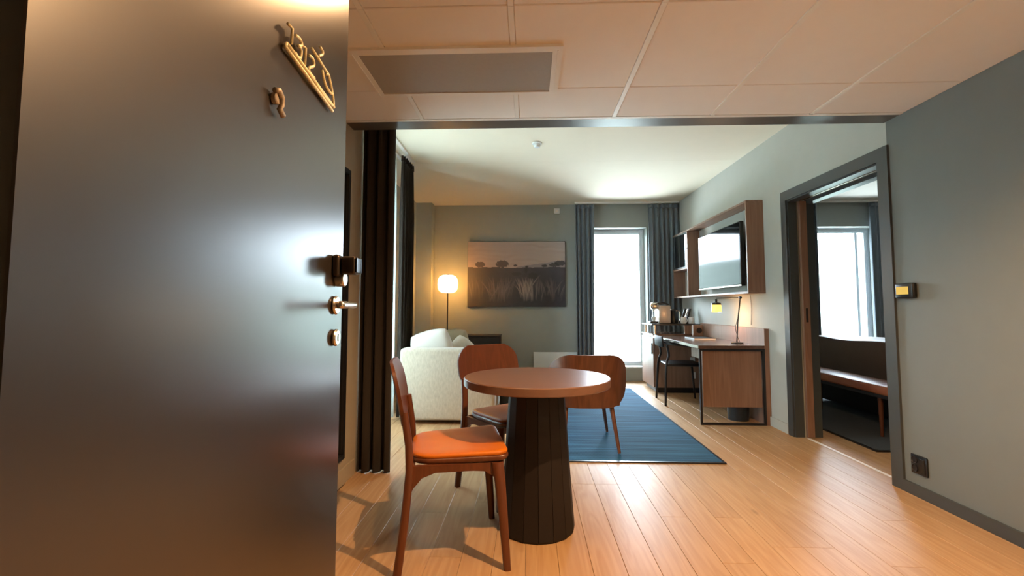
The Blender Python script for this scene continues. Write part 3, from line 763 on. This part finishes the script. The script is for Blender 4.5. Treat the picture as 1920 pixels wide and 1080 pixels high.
# ------------------------------------------------------------------ walnut shell lounge chair, seen from behind (faces +Y)
lc = thing('lounge_chair', 'low walnut shell armchair on the blue rug, its back to the viewer', 'armchair', (0.455, 3.98, 0.0098), math.radians(2))
bm = BM(); nu, nv = 40, 20; Wh, Hh_ = 0.305, 0.202
front, back = [], []
for j in range(nv+1):
    zz = Hh_*math.sin(-PI/2+PI*j/nv)
    Rc = 0.165; d = max(0, abs(zz)-(Hh_-Rc)); hw = Wh-Rc+math.sqrt(max(Rc*Rc-d*d, 0.0))
    rf, rb = [], []
    for i in range(nu+1):
        ex = hw*math.sin(PI/2*(-1+2*i/nu)); q = ex/Wh
        ey = -0.345+0.05*q*q+0.15*q**4 - 0.10*zz
        sl = (0.10*q+0.60*q**3)/Wh; L_ = math.hypot(sl, 1)
        rf.append(bm.verts.new((ex-0.010*sl/L_, ey+0.010/L_, 0.533+zz))); rb.append(bm.verts.new((ex+0.010*sl/L_, ey-0.010/L_, 0.533+zz)))
    front.append(rf); back.append(rb)
for j in range(nv):
    for i in range(nu):
        bm.faces.new((front[j][i], front[j][i+1], front[j+1][i+1], front[j+1][i])); bm.faces.new((back[j][i], back[j+1][i], back[j+1][i+1], back[j][i+1]))
    for i in (0, nu): bm.faces.new((front[j][i], front[j+1][i], back[j+1][i], back[j][i]))
for j in (0, nv):
    for i in range(nu): bm.faces.new((front[j][i], back[j][i], back[j][i+1], front[j][i+1]))
bmesh.ops.recalc_face_normals(bm, faces=bm.faces)
obj('shell', bm, M['shellwood'], lc, smooth=50)
obj('seat_cushion', RB(-0.25, 0.25, -0.27, 0.30, 0.365, 0.46, 0.04, 4), M['brown_fab'], lc, smooth=50)
obj('seat_base', RB(-0.24, 0.24, -0.26, 0.26, 0.335, 0.364, 0.01, 2), M['shellwood'], lc, smooth=50)
for sx in (-1, 1):
    obj('leg', tube([(sx*0.175, -0.24, 0.335), (sx*0.21, -0.35, 0.004)], [0.019, 0.012], 14), M['shellwood'], lc, smooth=40)
    obj('leg', tube([(sx*0.185, 0.20, 0.335), (sx*0.245, 0.29, 0.004)], [0.019, 0.012], 14), M['shellwood'], lc, smooth=40)

# ------------------------------------------------------------------ rug
rg = thing('area_rug', 'blue grey woven rug with dark border under the lounge chair', 'rug', (0.68, 5.03, 0))
obj('woven_field', B(-0.70, 0.70, -1.545, 1.545, 0.0008, 0.0075), M['rug'], rg)
bb = BM()
for b in ((-0.715, 0.715, -1.565, -1.545), (-0.715, 0.715, 1.545, 1.565), (-0.715, -0.70, -1.545, 1.545), (0.70, 0.715, -1.545, 1.545)): box(bb, b[0], b[1], b[2], b[3], 0.0008, 0.0095)
obj('border', bb, M['black'], rg)

# ------------------------------------------------------------------ sofa (faces +X, arm towards the viewer)
sf = thing('sofa', 'cream woven fabric sofa seen from its arm end', 'sofa', (-0.775, 5.55, 0))
x0, x1 = -0.455, 0.455
obj('arm', RB(x0, x1, -1.07, -0.87, 0.04, 0.715, 0.035, 4), M['sofa'], sf, smooth=50)
obj('backrest', RB(x0, x0+0.13, -0.868, 0.868, 0.04, 0.46, 0.035, 4), M['sofa'], sf, smooth=50)
obj('seat_base', RB(x0+0.132, x1-0.01, -0.868, 0.868, 0.04, 0.27, 0.02, 3), M['sofa'], sf, smooth=50)
for y in (-0.434, 0.434):
    obj('seat_cushion', RB(x0+0.14, x1, y-0.43, y+0.43, 0.272, 0.44, 0.045, 4), M['sofa_cush'], sf, smooth=50)
for sx in (x0+0.05, x1-0.07):
    for y in (-1.04, 1.0): obj('foot', B(sx, sx+0.03, y, y+0.04, 0, 0.04), M['black'], sf)
# loose cushions
def pillow(name, label, w_, h_, th, m, mtx):
    bm = BM(); n = 10; g = {}
    for s in (-1, 1):
        for i in range(n+1):
            for j in range(n+1):
                u, v = -1+2*i/n, -1+2*j/n
                e = (1-u**4)*(1-v**4)
                pin = 1-0.07*(1-abs(u*v))*1.0 if False else 1-0.06*(1-(abs(u)**2)*(abs(v)**2))*max(abs(u), abs(v))
                if s == 1 or (0 < i < n and 0 < j < n): g[s, i, j] = bm.verts.new((u*w_/2*math.sqrt(1-0.30*v*v), s*th/2*max(e, 0)**0.5, v*h_/2*math.sqrt(1-0.30*u*u)))
                else: g[s, i, j] = g.get((1, i, j))
        if s == -1:
            pass
    # -1 side was built first for interior points only; share the rim
    for i in range(n+1):
        for j in range(n+1):
            if i in (0, n) or j in (0, n): g[-1, i, j] = g[1, i, j]
    for s in (-1, 1):
        for i in range(n):
            for j in range(n):
                f = [g[s, i, j], g[s, i+1, j], g[s, i+1, j+1], g[s, i, j+1]]
                bm.faces.new(f if s == -1 else list(reversed(f)))
    bmesh.ops.recalc_face_normals(bm, faces=bm.faces)
    o = obj(name, bm, m, None, smooth=True); o.matrix_world = mtx; tag(o, label, 'cushion'); subsurf(o, 1)
    return o
T = Matrix.Translation; R_ = lambda a, ax: Matrix.Rotation(math.radians(a), 4, ax)
pillow('sofa_cushion', 'large white cushion leaning on the sofa back just behind the near arm', 0.46, 0.40, 0.15, M['pillow_w'], T((-0.985, 4.80, 0.690)) @ R_(-14, 'Y'))
pillow('sofa_cushion', 'beige cushion standing behind the white one on the sofa', 0.40, 0.42, 0.16, M['pillow_g'], T((-0.855, 5.36, 0.665)) @ R_(-6, 'Y'))
pillow('sofa_cushion', 'pointed pale grey cushion tilted on its corner on the sofa', 0.30, 0.30, 0.10, M['sofa_cush'], T((-0.72, 5.06, 0.645)) @ R_(25, 'Z') @ R_(38, 'Y'))
# armchair with dark back behind the sofa, slate pouf
ac = thing('low_cabinet', 'long dark brown low cabinet standing behind the sofa by the back wall', 'cabinet', (-0.77, 7.02, 0))
obj('body', RB(-0.35, 0.35, -0.22, 0.22, 0.06, 0.68, 0.008, 2), M['brown_fab'], ac, smooth=40)
obj('top', RB(-0.355, 0.355, -0.225, 0.225, 0.682, 0.705, 0.006, 2), M['brown_fab'], ac, smooth=40)
for sx in (-0.32, 0.28):
    for y in (-0.19, 0.15): obj('foot', B(sx, sx+0.04, y, y+0.04, 0, 0.06), M['black'], ac)
pf = thing('pouf', 'dark slate pouf between the sofa and the round table', 'pouf', (-0.178, 5.06, 0))
obj('cushion', lathe([(0, 0.03), (0.11, 0.03), (0.128, 0.06), (0.132, 0.20), (0.128, 0.35), (0.10, 0.39), (0, 0.40)], 32), M['pouf'], pf, smooth=50)
obj('base', lathe([(0, 0.0), (0.10, 0.0), (0.10, 0.03), (0, 0.03)], 32), M['black'], pf, smooth=30)

# ------------------------------------------------------------------ floor lamp
lp = thing('floor_lamp', 'lit opal globe floor lamp on a thin black pole beside the picture', 'floor lamp', (-1.20, 6.95, 0))
obj('globe_shade', lathe([(0.02, 1.322), (0.075, 1.325), (0.12, 1.345), (0.143, 1.385), (0.150, 1.45), (0.143, 1.52), (0.12, 1.562), (0.075, 1.585), (0.02, 1.588)], 40), M['globe'], lp, smooth=50)
obj('pole', lathe([(0.009, 0.02), (0.009, 1.322)], 14), M['black'], lp, smooth=40)
obj('base', lathe([(0, 0.0), (0.13, 0.0), (0.13, 0.016), (0.12, 0.02), (0, 0.02)], 36), M['black'], lp, smooth=30)
obj('cap', lathe([(0, 1.588), (0.022, 1.588), (0.020, 1.598), (0, 1.599)], 20), M['black'], lp, smooth=30)
point('floor_lamp_bulb', (-1.20, 6.95, 1.46), 16, (1.0, 0.52, 0.16), 0.05)

# ------------------------------------------------------------------ television shelf
ts = thing('television_shelf', 'walnut wall shelf frame around the television', 'wall shelf', (0, 0, 0))
sx0, sx1, sy0, sy1, sz0, sz1 = 2.115, XW-0.001, 4.63, 6.97, 1.243, 2.152
sw = 0.02
obj('end_panel', B(sx0, sx1, sy0, sy0+sw, sz0+sw, sz1-sw), M['walnut'], ts)
obj('end_panel', B(sx0, sx1, sy1-sw, sy1, sz0+sw, sz1-sw), M['walnut'], ts)
obj('divider', B(sx0, sx1, 6.345, 6.365, sz0+sw, sz1-sw), M['walnut'], ts)
obj('top_board', B(sx0, sx1, sy0, sy1, sz1-sw, sz1), M['walnut_y'], ts)
obj('bottom_board', B(sx0, sx1, sy0, sy1, sz0, sz0+sw), M['walnut_y'], ts)
obj('shelf_board', B(sx0+0.002, sx1, 6.366, sy1-sw-0.001, 1.63, 1.648), M['walnut_y'], ts)
gd = obj('mirror_door', B(-0.01, 0.0, 0, 0.575, 0, 0.476), M['black'], ts)
gd.matrix_world = Matrix.Translation((sx0+0.036, 6.369, 1.655)) @ Matrix.Rotation(math.radians(3.5), 4, 'Z')
obj('mirror_pane', B(-0.0115, -0.0101, 0.01, 0.565, 0.012, 0.464), M['mirror'], gd)
obj('knob', disc_y(0, 0, 0.012, 0, 0.02), M['black'], gd).matrix_local = Matrix.Translation((-0.010, 0.04, 0.25)) @ Matrix.Rotation(math.radians(90), 4, 'Z')
tv = thing('television', 'flat black television mounted inside the walnut wall shelf', 'television', (2.185, 5.50, 1.665), 0)
obj('housing', RB(-0.012, 0.025, -0.60, 0.60, -0.335, 0.335, 0.005, 2), M['black_plastic'], tv, smooth=40)
obj('screen', B(-0.0135, -0.0121, -0.59, 0.59, -0.315, 0.325), M['screen'], tv)
obj('bezel_strip', B(-0.016, -0.012, -0.60, 0.60, -0.335, -0.322), M['steel'], tv)
obj('wall_mount', multi((0.025, 0.094, -0.12, 0.12, -0.10, 0.10)), M['black'], tv)
bt = thing('blue_bottle', 'small blue and white spray bottle on the lower shelf left of the television', 'bottle', (2.19, 6.44, sz0+sw+0.001))
obj('bottle_body', lathe([(0, 0), (0.028, 0), (0.03, 0.01), (0.03, 0.10), (0.012, 0.135), (0.012, 0.15), (0, 0.15)], 20), M['white_c'], bt, smooth=40)
obj('cap', lathe([(0, 0.15), (0.016, 0.15), (0.016, 0.21), (0, 0.215)], 18), M['blue'], bt, smooth=40)
pwc = obj('power_cable', tube(smoothpath([(2.276, 4.95, 1.24), (2.275, 4.93, 1.1), (2.276, 4.95, 0.93)], 4), 0.003, 6), M['white']); tag(pwc, 'thin white cable running down the wall under the television shelf', 'cable')

# ------------------------------------------------------------------ desk
dk = thing('desk', 'walnut writing desk with black loop frame under the television', 'desk', (0, 0, 0))
obj('desktop', B(1.62, 2.235, 4.60, 6.275, 0.715, 0.745), M['desktop'], dk)
obj('edge_strip', B(1.612, 1.62, 4.60, 6.275, 0.717, 0.743), M['steel'], dk)
obj('end_panel', B(1.655, 2.205, 4.615, 4.635, 0.165, 0.714), M['walnut'], dk)
obj('wall_panel', B(2.236, XW-0.001, 4.60, 6.275, 0.0, 0.905), M['walnut'], dk)
pp = [(1.632, 4.605, 0.0125), (2.222, 4.605, 0.0125), (2.222, 4.605, 0.733), (1.632, 4.605, 0.733)]
fbm = BM()
for a in ((1.622, 2.234, 0.0, 0.02), (1.622, 2.234, 0.694, 0.7145), (1.622, 1.642, 0.02, 0.694), (2.214, 2.234, 0.02, 0.694)): box(fbm, a[0], a[1], 4.595, 4.6145, a[2], a[3])
obj('loop_frame', fbm, M['black'], dk)
obj('under_drawer', multi((1.70, 2.20, 4.66, 5.05, 0.60, 0.714)), M['walnut'], dk)
# minibar cabinet at the window end with a raised shelf
sb = thing('minibar_cabinet', 'walnut minibar cabinet between the desk and the window', 'cabinet', (0, 0, 0))
obj('body', B(1.645, 2.235, 6.285, 6.90, 0.07, 0.744), M['walnut'], sb)
obj('plinth', B(1.68, 2.235, 6.30, 6.88, 0, 0.07), M['black'], sb)
dr = obj('door', B(1.625, 1.644, 6.288, 6.897, 0.075, 0.715), M['walnut'], sb)
obj('handle', B(1.612, 1.625, 6.33, 6.345, 0.50, 0.64), M['black'], dr)
obj('top', B(1.622, 2.235, 6.283, 6.905, 0.7445, 0.762), M['desktop'], sb)
obj('socket', RB(2.10, 2.16, 6.277, 6.285, 0.40, 0.46, 0.003, 1), M['white'], sb)
obj('socket', RB(2.115, 2.165, 6.277, 6.285, 0.19, 0.27, 0.003, 1), M['white'], sb)
rs = thing('raised_shelf', 'slim raised shelf above the minibar cabinet carrying the coffee machine', 'shelf', (0, 0, 0))
obj('board', B(1.63, XW-0.002, 6.36, 6.90, 0.872, 0.892), M['black'], rs)
obj('post', B(1.665, 1.685, 6.365, 6.385, 0.763, 0.871), M['steel'], rs)
obj('post', B(1.665, 1.685, 6.86, 6.88, 0.763, 0.871), M['steel'], rs)
obj('side_board', B(2.06, 2.22, 6.365, 6.38, 0.763, 0.871), M['walnut'], rs)
obj('side_board', B(2.225, 2.24, 6.37, 6.89, 0.763, 0.871), M['walnut'], rs)
zs = 0.8925
cm = thing('coffee_machine', 'champagne coloured capsule coffee machine on the raised shelf by the window', 'coffee machine', (1.80, 6.55, zs))
obj('body', RB(-0.04, 0.115, -0.10, 0.16, 0.002, 0.245, 0.018, 3), M['machine'], cm, smooth=40)
obj('head', RB(-0.135, -0.03, -0.045, 0.045, 0.19, 0.285, 0.03, 3), M['steel'], cm, smooth=40)
obj('lever', tube(smoothpath([(-0.05, 0, 0.272), (0.03, 0, 0.278), (0.09, 0, 0.262), (0.12, 0, 0.235)], 4), 0.013, 10), M['black_plastic'], cm, smooth=True)
obj('spout', lathe([(0, 0.155), (0.012, 0.155), (0.016, 0.19), (0, 0.19)], 16, cx=-0.09), M['steel'], cm, smooth=40)
obj('drip_tray', RB(-0.15, -0.045, -0.055, 0.055, 0.002, 0.03, 0.006, 2), M['black_plastic'], cm, smooth=40)
obj('water_tank', RB(-0.055, 0.10, 0.165, 0.24, 0.002, 0.22, 0.01, 2), M['glass'], cm, smooth=40)
tw = thing('espresso_cup', 'small white cup on the drip tray of the coffee machine', 'cup', (1.708, 6.55, zs+0.031))
obj('cup_body', lathe([(0, 0), (0.018, 0), (0.028, 0.03), (0.03, 0.055), (0.027, 0.055), (0.024, 0.01), (0, 0.008)], 22), M['white_c'], tw, smooth=50)
kt = thing('kettle', 'dark kettle standing behind the coffee machine on the raised shelf', 'kettle', (1.985, 6.60, zs))
obj('kettle_body', lathe([(0, 0), (0.065, 0), (0.068, 0.01), (0.06, 0.12), (0.045, 0.175), (0, 0.18)], 28), M['black_plastic'], kt, smooth=50)
obj('lid', lathe([(0, 0.18), (0.04, 0.18), (0.03, 0.195), (0, 0.198)], 24), M['dark_steel'], kt, smooth=50)
obj('handle', tube(smoothpath([(0.045, 0, 0.17), (0.085, 0, 0.165), (0.095, 0, 0.10), (0.088, 0, 0.04), (0.066, 0, 0.03)], 5), 0.007, 8), M['steel'], kt, smooth=True)
def mug(loc, lab, rz):
    t = thing('mug', lab, 'mug', loc, rz)
    obj('mug_body', lathe([(0, 0), (0.036, 0), (0.040, 0.006), (0.040, 0.088), (0.036, 0.088), (0.036, 0.01), (0, 0.01)], 26), M['white_c'], t, smooth=50)
    obj('handle', tube(smoothpath([(0.039, 0, 0.07), (0.062, 0, 0.065), (0.062, 0, 0.03), (0.039, 0, 0.022)], 5), 0.005, 8), M['white_c'], t, smooth=True)
    return t
mug((2.072, 6.44, zs), 'white mug next to the kettle, left of the pair on the raised shelf', math.radians(-60))
mug((2.178, 6.44, zs), 'white mug at the right end of the raised shelf', math.radians(-100))
th_ = thing('capsule_holder', 'slanted black capsule tubes standing behind the two white mugs', 'holder', (2.14, 6.56, zs))
obj('holder_base', RB(-0.06, 0.06, -0.03, 0.03, 0.0, 0.015, 0.004, 1), M['dark_steel'], th_)
for dx in (-0.035, 0.03):
    obj('tube', tube([(dx-0.02, 0, 0.012), (dx+0.035, 0, 0.20)], 0.016, 12), M['black_plastic'], th_, smooth=40)
obj('rod', tube([(-0.02, 0, 0.015), (0.035, 0, 0.195)], 0.008, 10), M['steel'], th_, smooth=40)
pb = obj('notebook', RB(1.86, 2.10, 5.42, 5.74, 0.7455, 0.760, 0.002, 1), M['paper']); tag(pb, 'flat white folder with dark cover lying on the desk', 'folder')
pc = obj('cover', B(1.862, 2.10, 5.42, 5.74, 0.7602, 0.7625), M['black'], pb)
ph_ = thing('desk_box', 'small dark walnut box with round opening at the back of the desk', 'box', (2.17, 6.19, 0.7455))
obj('box_body', RB(-0.065, 0.06, -0.03, 0.03, 0, 0.14, 0.004, 1), M['walnut'], ph_)
obj('opening', disc_y(0.01, 0.07, 0.035, -0.0335, -0.0305), M['black'], ph_)
# desk lamp
dl = thing('desk_lamp', 'black desk lamp with glowing amber glass shade on the desk', 'desk lamp', (2.09, 4.86, 0.7455))
obj('base', lathe([(0, 0), (0.06, 0), (0.06, 0.010), (0.05, 0.014), (0, 0.014)], 28), M['black'], dl, smooth=30)
obj('post', tube([(0.0, 0, 0.012), (0.015, 0, 0.22), (0.055, 0.02, 0.462)], 0.0065, 10), M['black'], dl, smooth=40)
obj('cable', tube(smoothpath([(0.03, 0, 0.014), (-0.006, 0.006, 0.15), (0.032, 0.01, 0.3), (0.06, 0.025, 0.45)], 5), 0.0025, 6), M['black'], dl, smooth=True)
obj('joint', disc_y(0.055, 0.462, 0.014, 0.008, 0.034), M['black'], dl, smooth=30)
obj('arm', tube([(0.055, 0.02, 0.462), (-0.072, 0.30, 0.462)], 0.0055, 10), M['black'], dl, smooth=40)
sh = obj('shade_cap', lathe([(0, 0.452), (0.012, 0.452), (0.012, 0.42), (0.046, 0.412), (0.050, 0.392), (0, 0.392)], 26, cx=-0.075, cy=0.305), M['black'], dl, smooth=40)
obj('lamp_shade', lathe([(0.045, 0.391), (0.050, 0.385), (0.050, 0.315), (0.044, 0.312), (0.040, 0.315)], 28, cx=-0.075, cy=0.305), M['amber'], dl, smooth=40)
point('desk_lamp_glow', (2.06, 5.14, 1.02), 2.2, (1.0, 0.55, 0.22), 0.03)
# waste bin
wbn = thing('waste_bin', 'round black waste bin under the near end of the desk', 'bin', (2.07, 4.83, 0))
obj('bin_body', lathe([(0, 0.004), (0.095, 0.004), (0.108, 0.27), (0.104, 0.27), (0.09, 0.012), (0, 0.012)], 32), M['bin'], wbn, smooth=40)
obj('rim', lathe([(0.104, 0.268), (0.112, 0.270), (0.112, 0.282), (0.104, 0.282), (0.104, 0.268)], 32), M['black'], wbn, smooth=40)
# desk chair, black, hoop back, faces +X
dc = thing('desk_chair', 'slim black armchair with hoop back rail pushed under the desk', 'chair', (1.79, 5.70, 0), math.radians(-3))
obj('seat', RB(-0.20, 0.21, -0.215, 0.215, 0.435, 0.465, 0.014, 3), M['black'], dc, smooth=50)
for (fx, fy, tx, ty_) in ((-0.235, -0.245, -0.20, -0.215), (-0.235, 0.245, -0.20, 0.215)):
    obj('leg', tube(smoothpath([(fx, fy, 0), (tx-0.012, ty_*0.97, 0.44), (tx+0.02, ty_*0.93, 0.56), (tx-0.005, ty_*1.02, 0.682)], 4), 0.0135, 12), M['black'], dc, smooth=True)
for (fx, fy, tx, ty_) in ((0.225, -0.235, 0.18, -0.20), (0.225, 0.235, 0.18, 0.20)):
    obj('leg', tube([(fx, fy, 0), (tx, ty_, 0.44)], [0.011, 0.015], 12), M['black'], dc, smooth=True)
hp = [(0.12, -0.235, 0.675), (0.0, -0.245, 0.68), (-0.14, -0.232, 0.69), (-0.225, -0.15, 0.71), (-0.25, 0, 0.72), (-0.225, 0.15, 0.71), (-0.14, 0.232, 0.69), (0.0, 0.245, 0.68), (0.12, 0.235, 0.675)]
obj('hoop_rail', tube(smoothpath(hp, 6), 0.015, 10, flat=(1.0, 0.75)), M['black'], dc, smooth=True)
bm = BM(); gp = []
for j, z in enumerate((0.655, 0.715, 0.775)):
    gp.append([bm.verts.new((-0.255+0.35*y*y*1.0 - 0.05*(z-0.655), y, z)) for y in [(-0.20+0.02*i) for i in range(21)]])
for A, Bq in zip(gp, gp[1:]):
    for i in range(20): bm.faces.new((A[i], A[i+1], Bq[i+1], Bq[i]))
solid(obj('back_pad', bm, M['pad'], dc, smooth=True), 0.016)

# ------------------------------------------------------------------ right wall fittings
tp = thing('wall_thermostat', 'black wall display with small yellow screen beside the bedroom door frame', 'thermostat', (XW, 2.915, 1.206))
obj('housing', RB(-0.030, -0.001, -0.062, 0.078, -0.046, 0.046, 0.010, 3), M['black_plastic'], tp, smooth=40)
obj('display', B(-0.0315, -0.030, -0.028, 0.062, -0.022, 0.024), M['lcd'], tp)
so = thing('wall_socket', 'black double power socket low on the dark right wall', 'socket', (XW, 2.905, 0.188))
obj('plate', RB(-0.012, -0.001, -0.06, 0.055, -0.055, 0.055, 0.005, 2), M['black_plastic'], so, smooth=40)
for z in (-0.024, 0.024):
    bm = lathe([(0, 0), (0.017, 0), (0.019, 0.003), (0.021, 0.003), (0.021, -0.001), (0, -0.001)], 20)
    bm.transform(T((-0.013, 0.025, z)) @ R_(-90, 'Y')); obj('outlet', bm, M['black'], so, smooth=40)
obj('rocker', RB(-0.016, -0.012, -0.048, -0.012, -0.04, 0.04, 0.002, 1), M['black_plastic'], so)

# ------------------------------------------------------------------ bedroom furniture
rb = thing('bedroom_rug', 'dark slate rug on the bedroom floor by the bench', 'rug', (4.05, 4.75, 0))
obj('woven_field', B(-1.37, 1.4, -0.93, 1.55, 0.0008, 0.009), M['rug2'], rb)
obj('border', multi((-1.39, 1.42, -0.955, -0.93, 0.0008, 0.011), (-1.39, -1.37, -0.93, 1.55, 0.0008, 0.011)), M['black'], rb)
bn = thing('bed_bench', 'bench with padded cognac leather seat at the foot of the bed', 'bench', (3.13, 4.62, 0.0095))
obj('seat_pad', RB(-0.20, 0.11, -0.80, 0.80, 0.365, 0.445, 0.025, 3), M['leather_b'], bn, smooth=50)
obj('seat_frame', B(-0.17, 0.09, -0.76, 0.76, 0.335, 0.364), M['stave'], bn)
for sx in (-0.12, 0.05):
    for y in (-0.40, 0.72): obj('leg', tube([(sx, y, 0.335), (sx, y, 0.001)], [0.02, 0.013], 12), M['cherry'], bn, smooth=40)
bd = thing('bed', 'bed with dark brown bedspread seen through the bedroom door', 'bed', (4.55, 4.62, 0.009))
obj('bed_base', RB(-1.06, 1.10, -0.88, 1.28, 0.02, 0.34, 0.02, 2), M['mattress'], bd, smooth=50)
obj('mattress', RB(-1.08, 1.08, -0.89, 1.29, 0.342, 0.60, 0.05, 4), M['mattress'], bd, smooth=50)
bm = BM(); nx_, ny_ = 30, 24; gg = []
for i in range(nx_+1):
    row = []
    for j in range(ny_+1):
        u, v = -1+2*i/nx_, -1+2*j/ny_
        x_, y_ = u*1.16, 0.20+v*1.20
        if u < -0.985: x_ = -0.955*1.16
        e = max(abs(u)-0.90, 0)/0.10; f_ = max(abs(v)-0.88, 0)/0.12
        z = 0.745+0.02*math.sin(u*5+v*3)*math.cos(v*4)-0.14*(1-math.sqrt(max(0, 1-min(1, max(e, f_))**2)))
        if u < -0.985 or abs(v) > 0.985: z = 0.30
        row.append(bm.verts.new((x_, y_, z)))
    gg.append(row)
for i in range(nx_):
    for j in range(ny_): bm.faces.new((gg[i][j], gg[i+1][j], gg[i+1][j+1], gg[i][j+1]))
bmesh.ops.recalc_face_normals(bm, faces=bm.faces)
solid(obj('bedspread', bm, M['bed'], bd, smooth=60), 0.02)
obj('headboard', RB(1.16, 1.24, -1.0, 1.05, 0.0, 1.15, 0.02, 2), M['brown_fab'], bd, smooth=50)
